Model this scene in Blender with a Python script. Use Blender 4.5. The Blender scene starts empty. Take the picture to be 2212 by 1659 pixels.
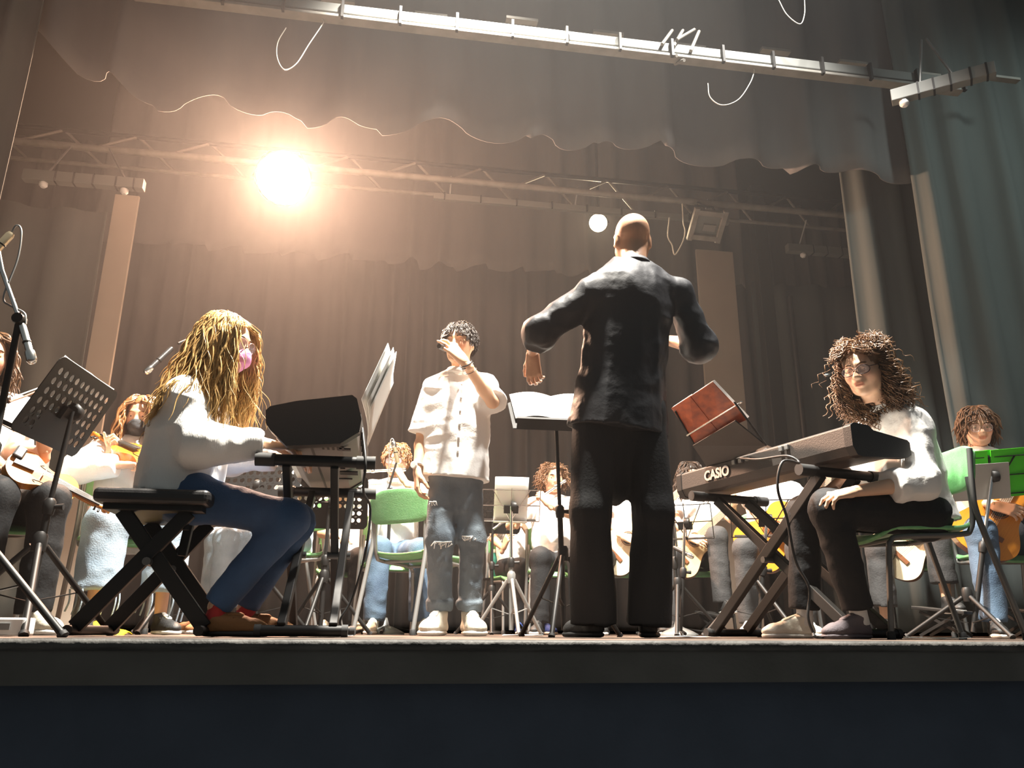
import bpy, math, random
import numpy as np
from mathutils import Matrix, Vector

# ------------------------------------------------------------------ camera, light, exposure
SC = bpy.context.scene
COL = SC.collection
F = 1725.0                                  # focal length in pixels of the 2212 x 1659 frame
YAW, PIT, ROL, CZ = math.radians(9), math.radians(17.2), math.radians(.29), .024
_fw = np.array([math.sin(YAW) * math.cos(PIT), math.cos(YAW) * math.cos(PIT), math.sin(PIT)])
_r0 = np.array([math.cos(YAW), -math.sin(YAW), 0.0])
_u0 = np.cross(_r0, _fw)
_rt = _r0 * math.cos(ROL) + _u0 * math.sin(ROL)
_up = np.cross(_rt, _fw)


def P(u, v, Y):
    """Point of the stage at depth Y that the photograph shows at pixel u, v."""
    d = _fw * F + _rt * (u - 1106) - _up * (v - 829.5)
    return np.array([0, 0, CZ]) + d * (Y / d[1])


cam = bpy.data.cameras.new('camera')
cam.sensor_fit = 'HORIZONTAL'
cam.sensor_width = 36
cam.lens = F / 2212 * 36
cam.clip_start = .05
cam.clip_end = 60
cam_o = bpy.data.objects.new('camera', cam)
COL.objects.link(cam_o)
_m = Matrix.Identity(4)
for _i in range(3):
    _m[_i][0], _m[_i][1], _m[_i][2] = _rt[_i], _up[_i], -_fw[_i]
_m[2][3] = CZ
cam_o.matrix_world = _m
SC.camera = cam_o

SC.view_settings.view_transform = 'Standard'
SC.view_settings.look = 'None'
SC.view_settings.gamma = 1
SC.view_settings.use_curve_mapping = False
SC.view_settings.exposure = 0.0
SC.cycles.use_denoising = True
SC.cycles.max_bounces = 6
SC.cycles.adaptive_threshold = .03

W = bpy.data.worlds.new('world')
SC.world = W
W.use_nodes = True
W.node_tree.nodes['Background'].inputs[0].default_value = (.36, .40, .40, 1)
W.node_tree.nodes['Background'].inputs[1].default_value = .30


def spot(name, loc, to, energy, col, size=70, blend=.6, rad=.12):
    l = bpy.data.lights.new(name, 'SPOT')
    l.energy, l.color, l.spot_size, l.spot_blend, l.shadow_soft_size = energy, col, math.radians(size), blend, rad
    o = bpy.data.objects.new(name, l)
    COL.objects.link(o)
    o.location = loc
    o.rotation_euler = (Vector(to) - Vector(loc)).to_track_quat('-Z', 'Y').to_euler()
    return o


# house lights above the stage front (out of frame, on the lighting bridge)
spot('front_bridge_light', (.45, 3.02, 5.3), (.42, 4.1, .6), 7000, (1, .93, .82), 69, .4, .16)
spot('front_bridge_light_right', (2.2, 2.9, 5.3), (1.9, 4.3, .6), 1700, (1, .95, .88), 66, .4, .16)
spot('front_bridge_light_cool', (5.2, 1.6, 4.6), (5.0, 5.2, 2.4), 260, (.84, 1, .95), 80, .9, .3)
# ------------------------------------------------------------------ helpers
random.seed(7)
RNG = np.random.default_rng(7)


def A(*x):
    return np.array(x, float)


def nrm(v):
    v = np.asarray(v, float)
    return v / (np.linalg.norm(v) + 1e-12)


def rotz(a):
    c, s = math.cos(a), math.sin(a)
    return np.array([[c, -s, 0], [s, c, 0], [0, 0, 1.0]])


def rotx(a):
    c, s = math.cos(a), math.sin(a)
    return np.array([[1.0, 0, 0], [0, c, -s], [0, s, c]])


def roty(a):
    c, s = math.cos(a), math.sin(a)
    return np.array([[c, 0, s], [0, 1.0, 0], [-s, 0, c]])


def frame(z, x=None, y=None):
    """Rotation whose columns are x, y, z; z exact, the other given axis approximate."""
    z = nrm(z)
    if x is not None:
        x = nrm(np.asarray(x, float) - z * np.dot(x, z))
        y = np.cross(z, x)
    else:
        if y is None:
            y = A(0, 0, 1) if abs(z[2]) < .9 else A(0, 1, 0)
        y = nrm(np.asarray(y, float) - z * np.dot(y, z))
        x = np.cross(y, z)
    return np.stack([x, y, z], 1)


def face_frame(f, up=(0, 0, 1)):
    """Columns right, forward, up for something looking along f."""
    f = nrm(f)
    r = nrm(np.cross(f, up))
    return np.stack([r, f, np.cross(r, f)], 1)


def mesh_obj(name, V, Fc, mat=None, parent=None, smooth=True, col=None, thing=True):
    me = bpy.data.meshes.new(name)
    V = np.asarray(V, np.float32)
    if isinstance(Fc, np.ndarray):
        n, k = Fc.shape
        me.vertices.add(len(V))
        me.vertices.foreach_set('co', V.ravel())
        me.loops.add(n * k)
        me.loops.foreach_set('vertex_index', Fc.astype(np.int32).ravel())
        me.polygons.add(n)
        me.polygons.foreach_set('loop_start', np.arange(n, dtype=np.int32) * k)
        me.polygons.foreach_set('loop_total', np.full(n, k, np.int32))
        me.update(calc_edges=True)
        me.validate()
    else:
        me.from_pydata([tuple(map(float, p)) for p in V], [], [tuple(map(int, q)) for q in Fc])
    if isinstance(smooth, bool):
        me.polygons.foreach_set('use_smooth', np.full(len(me.polygons), smooth))
    else:
        me.polygons.foreach_set('use_smooth', np.asarray(smooth, bool))
    if col is not None:
        a = me.color_attributes.new('tint', 'FLOAT_COLOR', 'POINT')
        a.data.foreach_set('color', np.asarray(col, np.float32).ravel())
    if mat is not None:
        me.materials.append(mat)
    o = bpy.data.objects.new(name, me)
    COL.objects.link(o)
    if parent is not None:
        o.parent = parent
        o.matrix_parent_inverse = Matrix.Identity(4)
    return o


def thing(name, label, cat, loc=(0, 0, 0), R=None, group=None, kind=None):
    o = bpy.data.objects.new(name, None)
    o.empty_display_size = .1
    COL.objects.link(o)
    m = Matrix.Identity(4)
    if R is not None:
        for i in range(3):
            for j in range(3):
                m[i][j] = R[i][j]
    for i in range(3):
        m[i][3] = loc[i]
    o.matrix_world = m
    tag(o, label, cat, group, kind)
    return o


def tag(o, label=None, cat=None, group=None, kind=None):
    if label: o['label'] = label
    if cat: o['category'] = cat
    if group: o['group'] = group
    if kind: o['kind'] = kind
    return o


def dup(root, loc, R=None, label=None, group=None):
    def cp(o, par):
        c = o.copy()
        COL.objects.link(c)
        c.parent = par
        for ch in list(o.children):
            cp(ch, c)
        return c
    r = cp(root, None)
    m = Matrix.Identity(4)
    if R is not None:
        for i in range(3):
            for j in range(3):
                m[i][j] = R[i][j]
    for i in range(3):
        m[i][3] = loc[i]
    r.matrix_world = m
    if label: r['label'] = label
    if group: r['group'] = group
    return r


class MB:
    """Collects simple solids; build() links them as one mesh object."""

    def __init__(s, R=None, t=(0, 0, 0)):
        s.v, s.f, s.s, s.n = [], [], [], 0
        s.R = np.eye(3) if R is None else np.asarray(R, float)
        s.t = np.asarray(t, float)

    def add(s, V, Fc, smooth=False):
        V = np.asarray(V, float) @ s.R.T + s.t
        s.v.append(V)
        for q in Fc:
            s.f.append([i + s.n for i in q])
            s.s.append(smooth)
        s.n += len(V)
        return s

    def box(s, c, sz, R=None):
        h = np.asarray(sz, float) / 2
        V = np.array([[x, y, z] for x in (-1, 1) for y in (-1, 1) for z in (-1, 1)], float) * h
        if R is not None:
            V = V @ np.asarray(R).T
        return s.add(V + np.asarray(c, float), [(0, 1, 3, 2), (4, 6, 7, 5), (0, 4, 5, 1), (2, 3, 7, 6), (0, 2, 6, 4), (1, 5, 7, 3)])

    def bar(s, a, b, w, t, side=None):
        """Rectangular bar from a to b, w across 'side', t across the other."""
        a, b = np.asarray(a, float), np.asarray(b, float)
        R = frame(b - a, x=side) if side is not None else frame(b - a)
        return s.box((a + b) / 2, (w, t, np.linalg.norm(b - a)), R)

    def tube(s, pts, r, n=8, cap=True, closed=False):
        pts = [np.asarray(p, float) for p in pts]
        m = len(pts)
        rr = [r] * m if np.isscalar(r) else list(r)
        V, Fc = [], []
        T = []
        for i in range(m):
            a = pts[(i - 1) % m] if (closed or i > 0) else pts[i]
            b = pts[(i + 1) % m] if (closed or i < m - 1) else pts[i]
            T.append(nrm(b - a))
        x = frame(T[0])[:, 0]
        for i in range(m):
            x = nrm(x - T[i] * np.dot(x, T[i]))
            y = np.cross(T[i], x)
            for k in range(n):
                an = 2 * math.pi * k / n
                V.append(pts[i] + rr[i] * (math.cos(an) * x + math.sin(an) * y))
        for i in range(m if closed else m - 1):
            j = (i + 1) % m
            for k in range(n):
                k2 = (k + 1) % n
                Fc.append((i * n + k, i * n + k2, j * n + k2, j * n + k))
        s.add(V, Fc, True)
        if cap and not closed:
            V2 = [V[k] for k in range(n)] + [V[(m - 1) * n + k] for k in range(n)]
            s.add(V2, [tuple(reversed(range(n))), tuple(range(n, 2 * n))], False)
        return s

    def lathe(s, prof, n=16, R=None, t=(0, 0, 0)):
        V, Fc = [], []
        for (r, z) in prof:
            for k in range(n):
                an = 2 * math.pi * k / n
                V.append((r * math.cos(an), r * math.sin(an), z))
        m = len(prof)
        for i in range(m - 1):
            for k in range(n):
                k2 = (k + 1) % n
                Fc.append((i * n + k, i * n + k2, (i + 1) * n + k2, (i + 1) * n + k))
        V = np.array(V)
        if R is not None:
            V = V @ np.asarray(R).T
        V = V + np.asarray(t, float)
        s.add(V, Fc, True)
        ends = [tuple(reversed(range(n))), tuple(range((m - 1) * n, m * n))]
        V3 = list(V[:n]) + list(V[(m - 1) * n:])
        return s.add(V3, [tuple(reversed(range(n))), tuple(range(n, 2 * n))], False)

    def prism(s, poly, h0, h1, R=None, t=(0, 0, 0), smooth=False):
        """Polygon in local x, y extruded along local z."""
        n = len(poly)
        V = np.array([(x, y, h0) for x, y in poly] + [(x, y, h1) for x, y in poly], float)
        if R is not None:
            V = V @ np.asarray(R).T
        V = V + np.asarray(t, float)
        s.add(V, [tuple(reversed(range(n))), tuple(range(n, 2 * n))], False)
        return s.add(V, [(i, (i + 1) % n, n + (i + 1) % n, n + i) for i in range(n)], smooth)

    def sheet(s, fn, nu, nv, smooth=True):
        V = [fn(i / nu, j / nv) for i in range(nu + 1) for j in range(nv + 1)]
        Fc = [(i * (nv + 1) + j, (i + 1) * (nv + 1) + j, (i + 1) * (nv + 1) + j + 1, i * (nv + 1) + j + 1) for i in range(nu) for j in range(nv)]
        return s.add(V, Fc, smooth)

    def build(s, name, mat, parent=None, bevel=0, solid=0, seg=2, off=0):
        o = mesh_obj(name, np.concatenate(s.v), s.f, mat, parent, s.s)
        if solid:
            m = o.modifiers.new('thickness', 'SOLIDIFY')
            m.thickness = solid
            m.offset = off
        if bevel:
            m = o.modifiers.new('bevel', 'BEVEL')
            m.width, m.segments, m.limit_method = bevel, seg, 'ANGLE'
        return o


def smooth_path(pts, n=8):
    """Catmull-Rom through pts."""
    p = [np.asarray(q, float) for q in pts]
    p = [2 * p[0] - p[1]] + p + [2 * p[-1] - p[-2]]
    out = []
    for i in range(1, len(p) - 2):
        for k in range(n):
            t = k / n
            out.append(.5 * ((2 * p[i]) + (-p[i - 1] + p[i + 1]) * t + (2 * p[i - 1] - 5 * p[i] + 4 * p[i + 1] - p[i + 2]) * t * t + (-p[i - 1] + 3 * p[i] - 3 * p[i + 1] + p[i + 2]) * t ** 3))
    out.append(p[-2])
    return out


# ------------------------------------------------------------------ materials
def mat(name, col, rough=.6, metal=0, bump=None, var=None, spec=.5, emit=None, attr=False, coat=0, sheen=0, trans=0, sub=0, alpha=1, crease=None):
    """Principled material. bump = (scale, strength, (sx, sy, sz)); var = (scale, second colour, (sx, sy, sz))."""
    m = bpy.data.materials.new(name)
    m.use_nodes = True
    nt = m.node_tree
    b = nt.nodes['Principled BSDF']
    b.inputs['Base Color'].default_value = (*col, 1)
    b.inputs['Roughness'].default_value = rough
    b.inputs['Metallic'].default_value = metal
    b.inputs['Specular IOR Level'].default_value = spec
    b.inputs['Coat Weight'].default_value = coat
    b.inputs['Sheen Weight'].default_value = sheen
    b.inputs['Transmission Weight'].default_value = trans
    b.inputs['Alpha'].default_value = alpha
    if sub:
        b.inputs['Subsurface Weight'].default_value = sub
        b.inputs['Subsurface Radius'].default_value = (.012, .005, .003)
    if emit:
        b.inputs['Emission Color'].default_value = (*emit[0], 1)
        b.inputs['Emission Strength'].default_value = emit[1]
    tc = nt.nodes.new('ShaderNodeTexCoord')

    def noise(scale, st, det=3):
        mp = nt.nodes.new('ShaderNodeMapping')
        mp.inputs['Scale'].default_value = st
        nt.links.new(tc.outputs['Object'], mp.inputs[0])
        n = nt.nodes.new('ShaderNodeTexNoise')
        n.inputs['Scale'].default_value = scale
        n.inputs['Detail'].default_value = det
        nt.links.new(mp.outputs[0], n.inputs['Vector'])
        return n
    base = None
    if attr:
        a = nt.nodes.new('ShaderNodeVertexColor')
        a.layer_name = 'tint'
        base = a.outputs['Color']
        nt.links.new(base, b.inputs['Base Color'])
    if var:
        n = noise(var[0], var[2] if len(var) > 2 else (1, 1, 1))
        r = nt.nodes.new('ShaderNodeValToRGB')
        r.color_ramp.elements[0].position, r.color_ramp.elements[1].position = .35, .65
        r.color_ramp.elements[0].color, r.color_ramp.elements[1].color = (*col, 1), (*var[1], 1)
        nt.links.new(n.outputs['Fac'], r.inputs[0])
        nt.links.new(r.outputs[0], b.inputs['Base Color'])
    if bump:
        n = noise(bump[0], bump[2] if len(bump) > 2 else (1, 1, 1))
        bp = nt.nodes.new('ShaderNodeBump')
        bp.inputs['Strength'].default_value = bump[1]
        bp.inputs['Distance'].default_value = .01
        nt.links.new(n.outputs['Fac'], bp.inputs['Height'])
        nt.links.new(bp.outputs[0], b.inputs['Normal'])
        if crease:
            n2 = noise(crease[0], crease[2] if len(crease) > 2 else (1, 1, 1), 2)
            n2.noise_type = 'RIDGED_MULTIFRACTAL'
            n2.inputs['Distortion'].default_value = .6
            n2.inputs['Roughness'].default_value = .4
            b2 = nt.nodes.new('ShaderNodeBump')
            b2.inputs['Strength'].default_value = crease[1]
            b2.inputs['Distance'].default_value = .012
            nt.links.new(n2.outputs['Fac'], b2.inputs['Height'])
            nt.links.new(b2.outputs[0], bp.inputs['Normal'])
    return m


M = {}
M['curtain'] = mat('curtain_cloth', (.17, .165, .16), .95, bump=(25, .10, (1, 1, .15)), var=(3, (.145, .14, .138), (1, 1, .2)), spec=.1)
M['curtain_green'] = mat('curtain_cloth_green', (.115, .13, .125), .95, bump=(25, .10, (1, 1, .15)), var=(3, (.095, .108, .104), (1, 1, .2)), spec=.1)
M['tan'] = mat('tan_board', (.42, .36, .29), .8, var=(2, (.38, .32, .26)))
M['black_wall'] = mat('black_paint', (.03, .03, .03), .9)
M['floor'] = mat('stage_boards', (.085, .058, .042), .55, var=(4, (.06, .042, .032), (1, 8, 1)), bump=(20, .2, (1, 8, 1)))
M['nosing'] = mat('worn_edge', (.035, .034, .032), .7, var=(5, (.10, .097, .09), (1, 6, 6)), bump=(30, .6))
M['fascia'] = mat('dark_fascia', (.13, .125, .115), .7, var=(5, (.10, .096, .086)), bump=(80, .2))
M['blue_wall'] = mat('blue_black_wall', (.062, .080, .115), .75, var=(6, (.052, .068, .098)), bump=(50, .15))
M['aisle'] = mat('hall_floor', (.05, .05, .05), .8)
M['steel'] = mat('grey_steel', (.28, .285, .28), .38, .5)
M['steel_dark'] = mat('dark_steel', (.13, .13, .125), .45, .5)
M['rig'] = mat('rig_paint', (.26, .245, .22), .55, .2, var=(7, (.19, .18, .16)))
M['strip'] = mat('strip_aluminium', (.17, .175, .165), .6, .2)
M['chrome'] = mat('chrome', (.75, .75, .75), .2, 1)
M['black'] = mat('black_metal', (.010, .0095, .009), .5, 0, spec=.35)
M['black_pl'] = mat('black_plastic', (.018, .017, .017), .42, bump=(200, .1))
M['dark_pl'] = mat('dark_brown_plastic', (.045, .038, .034), .5, bump=(220, .15))
M['grey_pl'] = mat('grey_plastic', (.20, .19, .175), .5)
M['rubber'] = mat('rubber', (.02, .02, .02), .7)
M['green'] = mat('green_chair_plastic', (.16, .42, .17), .42, bump=(150, .12), var=(40, (.19, .46, .20)))
M['lime'] = mat('lime_folder', (.10, .80, .02), .45)
M['paper'] = mat('paper', (.82, .81, .77), .8)
M['pagegrey'] = mat('page_back', (.50, .48, .44), .8)
M['red_book'] = mat('marbled_cover', (.42, .075, .015), .4, var=(14, (.22, .035, .01), (1, 1, 3)))
M['white'] = mat('white_paint', (.8, .8, .78), .5)
M['key_white'] = mat('key_white', (.8, .8, .76), .3)
M['wire'] = mat('white_wire', (.7, .68, .6), .5)
M['cable'] = mat('black_cable', (.02, .02, .02), .5)
M['yellow'] = mat('yellow_plastic', (.85, .55, .02), .5)
M['guitar_top'] = mat('spruce', (.80, .60, .30), .3, var=(12, (.74, .53, .25), (20, 1, 1)), coat=.4)
M['guitar_pale'] = mat('pale_spruce', (.82, .72, .50), .3, var=(12, (.78, .67, .44), (20, 1, 1)), coat=.4)
M['guitar_orange'] = mat('cedar', (.78, .30, .03), .3, var=(12, (.70, .25, .02), (20, 1, 1)), coat=.4)
M['guitar_side'] = mat('rosewood', (.20, .075, .03), .35, coat=.4)
M['neck_wood'] = mat('neck_mahogany', (.28, .13, .06), .4)
M['fret'] = mat('fretboard', (.40, .27, .18), .5)
M['violin'] = mat('violin_varnish', (.62, .24, .035), .25, var=(10, (.48, .16, .02), (8, 1, 1)), coat=.6)
M['ebony'] = mat('ebony', (.02, .016, .014), .4)
M['silver'] = mat('silver', (.85, .85, .82), .22, 1)
M['mic_gold'] = mat('mic_satin', (.55, .45, .30), .35, .7)
M['gum'] = mat('teal_plastic', (.05, .45, .42), .5)
# ------------------------------------------------------------------ the setting
def struct(name, mb, m, label, **k):
    return tag(mb.build(name, m, **k), label, None, None, 'structure')


YE = 2.33                                   # front edge of the stage
struct('floor', MB().box((1, YE + 4.02, -.05), (17, 7.96, .1)), M['floor'], 'worn brown stage floor under the players')
mb = MB()
mb.tube([(-7.5, YE + .012, -.014), (9.5, YE + .012, -.014)], .0155, 10)
mb.box((1, YE + .03, -.015), (17, .05, .03))
struct('trim_1', mb, M['nosing'], 'scuffed grey rounded nosing along the stage edge')
struct('trim_2', MB().box((1, YE + .04, -.0675), (17, .06, .095)), M['fascia'], 'dark brown fascia board below the stage edge')
struct('wall_front', MB().box((1, YE + .10, -.66), (17, .08, 1.1)), M['blue_wall'], 'dark blue wall under the stage front')
struct('ground', MB().box((1, -.6, -1.22), (17, 7, .1)), M['aisle'], 'dark hall floor in front of the stage')
struct('wall_back', MB().box((1, YE + 7.9, 2.9), (17, .1, 6)), M['black_wall'], 'black wall behind the backdrop')
struct('wall_left', MB().box((-7.4, YE + 4, 2.9), (.1, 7.8, 6)), M['black_wall'], 'black side wall of the stage, left')
struct('wall_right', MB().box((9.4, YE + 4, 2.9), (.1, 7.8, 6)), M['black_wall'], 'black side wall of the stage, right')
struct('ceiling', MB().box((1, YE + 4, 5.95), (17, 8, .1)), M['black_wall'], 'black ceiling of the stage house')


def curtain(name, label, a, b, z0, z1, m, period=.16, amp=.035, hem=None, seed=0, cat='curtain', lean=0., group=None):
    """Gathered cloth hanging between plan points a and b."""
    rg = np.random.default_rng(seed)
    a, b = np.array(a, float), np.array(b, float)
    L = np.linalg.norm(b - a)
    d = (b - a) / L
    nn = np.array([d[1], -d[0]])
    nf = max(2, int(L / period))
    ph = np.cumsum(rg.uniform(.55, 1.5, nf + 2))
    ph = ph / ph[-1] * 2 * math.pi * nf
    am = rg.uniform(.45, 1.25, nf + 3)
    nu = int(min(900, nf * 14))
    nv = 14

    def fn(u, v):
        i = u * (nf + 1)
        k = int(min(i, nf))
        p = ph[k] + (ph[min(k + 1, nf + 1)] - ph[k]) * (i - k)
        aa = am[k] + (am[k + 1] - am[k]) * (i - k)
        sn = math.sin(p)
        w = (abs(sn) ** .7) * (1 if sn > 0 else -1)
        zz0 = z0 if hem is None else z0 + hem(u)
        z = zz0 + (z1 - zz0) * v
        spread = .65 + .35 * (1 - v)
        off = amp * aa * w * spread + .012 * math.sin(9 * u * L + 2.1 * z) + lean * (1 - v)
        q = a + d * (u * L + .3 * amp * aa * math.cos(p) * spread) + nn * off
        return (q[0], q[1], z)
    mb = MB().sheet(fn, nu, nv)
    o = mb.build(name, m, solid=.006)
    return tag(o, label, cat, group)


rgh = np.random.default_rng(3)
_sc = rgh.uniform(-.06, .06, 24)


def hem_front(u):
    x = -2.75 + u * 6.75
    rise = max(0., (-1.6 - x)) ** 1.35 * .55
    s = (u * 13.0) % 1
    k = int(u * 13.0) % 24
    return rise + .075 * (s - .5) * (1 if k % 3 else -.7) + _sc[k] * .6 + .05 * math.sin(3.1 * u) - .03 * abs(math.sin(9 * math.pi * u))


def hem_back(u):
    s = (u * 19.0) % 1
    k = int(u * 19.0) % 24
    return .07 * (s - .5) + _sc[k] * .5 - .03 * abs(math.sin(12 * math.pi * u))


curtain('back_curtain', 'tall grey-brown pleated backdrop curtain behind the whole orchestra', (-5.5, 9.0), (8.2, 9.0), .03, 5.6, M['curtain'], .25, .065, seed=1)
curtain('border_curtain', 'wide grey valance with ragged hem hanging across the upper middle, nearest the hall', (-2.75, 5.0), (4.0, 5.0), 3.47, 5.92, M['curtain'], .5, .085, hem_front, seed=2)
curtain('border_curtain', 'short grey valance hanging high at the rear, just before the backdrop', (-3.2, 8.2), (4.1, 8.2), 3.98, 5.92, M['curtain'], .42, .07, hem_back, seed=5)
curtain('leg_curtain', 'dark green-grey side curtain at the far right edge, in deep folds', (3.92, 4.9), (7.6, 4.5), .03, 5.6, M['curtain_green'], .33, .055, seed=8)
curtain('leg_curtain', 'narrow dark curtain strip just left of the big right side curtain', (3.62, 5.35), (4.5, 5.3), .03, 5.6, M['curtain_green'], .22, .04, seed=9)
curtain('leg_curtain', 'dark curtain hanging below the short right batten', (3.85, 7.6), (6.6, 7.45), .03, 3.72, M['curtain_green'], .26, .045, seed=10)
curtain('leg_curtain', 'grey side curtain at the top left corner of the view', (-4.2, 4.6), (-2.47, 4.85), .03, 5.6, M['curtain_green'], .2, .05, seed=11)
curtain('leg_curtain', 'dark curtain with light-struck folds below the short left batten', (-4.6, 6.2), (-2.36, 6.25), .03, 3.27, M['curtain_green'], .36, .06, seed=14)
tag(MB().box((-2.245, 6.32, 1.75), (.19, .03, 3.44)).build('tan_flat', M['tan'], bevel=.004), 'tall narrow tan board beside the left side curtain', 'stage flat')
tag(MB().box((3.38, 7.4, 2.0), (.42, .03, 3.94)).build('tan_flat', M['tan'], bevel=.004), 'tall grey-tan board between two dark posts, right of the conductor', 'stage flat')
_a, _b = P(1640, 590, 7.2), P(1688, 930, 7.2)
mb = MB().box(((_a[0] + _b[0]) / 2, 7.2, 2.35), (.15, .12, 4.64))
tag(mb.build('black_post', M['black'], bevel=.01), 'thick black upright post at the right rear', 'post')
_a, _b = P(1703, 600, 7.1), P(1735, 930, 7.1)
mb = MB().tube([((_a[0] + _b[0]) / 2, 7.1, .03), ((_a[0] + _b[0]) / 2, 7.1, 3.35)], .03, 10)
tag(mb.build('black_pipe', M['black']), 'thin black upright pipe beside the dark right curtain', 'pipe')

# ------------------------------------------------------------------ overhead rigging


def truss(name, label, x0, x1, y, z, dz, dy, step, rb, rd):
    t = thing(name, label, 'truss', (x0, y, z))
    MB().tube([(0, 0, 0), (x1 - x0, 0, 0)], rb, 10).build('lower_chord', M['rig'], t)
    MB().tube([(0, dy, dz), (x1 - x0, dy, dz)], rb * .7, 8).build('upper_chord', M['black'], t)
    MB().tube([(0, dy * 2, .0), (x1 - x0, dy * 2, .0)], rb * .6, 8).build('rear_chord', M['rig'], t)
    n = int((x1 - x0) / step)
    for i in range(n):
        xa, xb = i * step, (i + .5) * step
        MB().tube([(xa, 0, 0), (xb, dy, dz)], rd, 6).build('brace', M['rig'], t)
        MB().tube([(xb, dy, dz), (xa + step, dy * 2, 0)], rd, 6).build('brace', M['rig'], t)
    return t


truss('lighting_truss', 'long lattice lighting truss crossing the stage behind the front valance', -3.9, 5.6, 6.5, 4.0, .24, .14, .62, .032, .013)
t = thing('socket_bar', 'long pale socket strip hung just below the lighting truss', 'socket bar', (.45, 6.62, 3.885))
mb = MB().box((1.3, 0, 0), (2.9, .05, .06)).build('channel', M['strip'], t, bevel=.005)
for x_ in (0., 1.2, 2.5):
    MB().tube([(x_, 0, .02), (x_, -.12, .16)], .008, 6).build('hanger_rod', M['steel'], t)
for i in range(9):
    MB().box((-.05 + i * .34, -.03, 0), (.012, .02, .07)).build('bracket', M['black'], t)
t = thing('socket_bar', 'long pale socket beam across the top of the view, nearest the hall', 'socket bar', (-1.6, 4.2, 3.72))
MB().box((2.7, 0, 0), (5.5, .055, .07)).build('channel', M['strip'], t, bevel=.006)
MB().box((2.7, 0, -.062), (5.5, .075, .022)).build('lip', M['rig'], t, bevel=.004)
for i in range(16):
    MB().box((.12 + i * .355, -.045, -.02), (.016, .03, .13)).build('bracket', M['black'], t)
for i in range(10):
    mb = MB().box((-.5 + i * .62 + 1, .25 + .03 * (i % 3), .32), (.22, .05, .02)).build('fixing_plate', M['rig'], t)


def batten(label, a, b, wires, h=.085, sockets=(), along=None):
    a, b = np.asarray(a, float), np.asarray(b, float)
    t = thing('hanging_batten', label, 'batten', a)
    d = b - a
    MB().bar((0, 0, 0), d, .07, h, side=(d[1], -d[0], 0)).build('bar', M['strip'], t, bevel=.004)
    for f in (.27, .42, .58, .77, .92):
        MB().bar(d * f - nrm(d) * .006, d * f + nrm(d) * .006, .075, h + .006, side=(d[1], -d[0], 0)).build('joint_band', M['black'], t)
    for (f, tx) in wires:
        MB().tube([d * f + A(0, 0, h / 2), np.asarray(tx, float) - a], .009, 6).build('hanger_rod', M['steel'], t)
    for f in sockets:
        mb = MB().lathe([(.016, -.05), (.03, -.035), (.03, -.01), (.014, 0)], 10, None, d * f - A(0, 0, h / 2 - .005))
        mb.build('knob', M['white'], t)
    return t


_l, _r = P(52, 378, 5.8), P(312, 402, 5.8)
_r[2] = _l[2] = (_l[2] + _r[2]) / 2
batten('short pale batten hung on two rods at the upper left', _l, _r, [(.19, P(152, 318, 6.4)), (.83, P(237, 322, 6.4))], sockets=(.17, .84))
_l, _r = P(1700, 541, 6.7), P(1897, 548, 6.7)
_r[2] = _l[2] = (_l[2] + _r[2]) / 2
batten('short pale batten hung on two rods at the right, over a dark curtain', _l, _r, [(.14, P(1742, 475, 6.5)), (.86, P(1828, 480, 6.5))], sockets=(.17, .8))


def PZ(u, v, Z):
    d = _fw * F + _rt * (u - 1106) - _up * (v - 829.5)
    return np.array([0, 0, CZ]) + d * ((Z - CZ) / d[2])


_l, _r = PZ(1925, 212, 3.35), PZ(2150, 150, 3.35)
batten('dim slanting batten at the upper right corner', _l, _r, [(.3, _l + (_r - _l) * .55 + A(0, .15, .45)), (.62, _l + (_r - _l) * .6 + A(0, .15, .45))], sockets=(.12,))
# a bundle of small rods on the front bar
t = thing('lamp_bracket', 'small cluster of pale rods hanging at the top beam, right of centre', 'bracket', P(1470, 90, 4.25))
for (u0, v0, u1, v1) in ((1452, 66, 1430, 96), (1475, 66, 1455, 100), (1510, 68, 1492, 110), (1500, 64, 1462, 86), (1440, 128, 1462, 120), (1458, 138, 1478, 130)):
    o = P(1470, 90, 4.25)
    MB().tube([P(u0, v0, 4.25) - o, P(u1, v1, 4.15) - o], .012, 6).build('rod', M['rig'], t)


def hanging_wire(label, pts, Y, r=.0032):
    p = [P(u, v, Y) for u, v in pts]
    o = MB().tube(smooth_path(p, 8), r, 6).build('hanging_wire', M['wire'])
    tag(o, label, 'wire')


hanging_wire('thin pale wire loop dangling over the left half of the front valance', [(618, 60), (600, 92), (599, 125), (614, 150), (640, 138), (668, 95), (695, 55), (698, 45), (690, 28), (688, 20)], 4.2)
hanging_wire('thin pale wire loop dangling over the right half of the front valance', [(1529, 180), (1534, 210), (1560, 227), (1595, 215), (1620, 180), (1629, 155), (1628, 148)], 4.2)
hanging_wire('thin pale wire hanging from the top edge at the right', [(1682, 0), (1700, 32), (1728, 52), (1738, 30), (1738, 0)], 4.0)
hanging_wire('forked pale wire hanging left of the unlit square floodlight', [(1446, 470), (1443, 510), (1452, 530), (1458, 550), (1474, 525), (1480, 500), (1476, 480), (1474, 440)], 6.5, .007)


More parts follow.
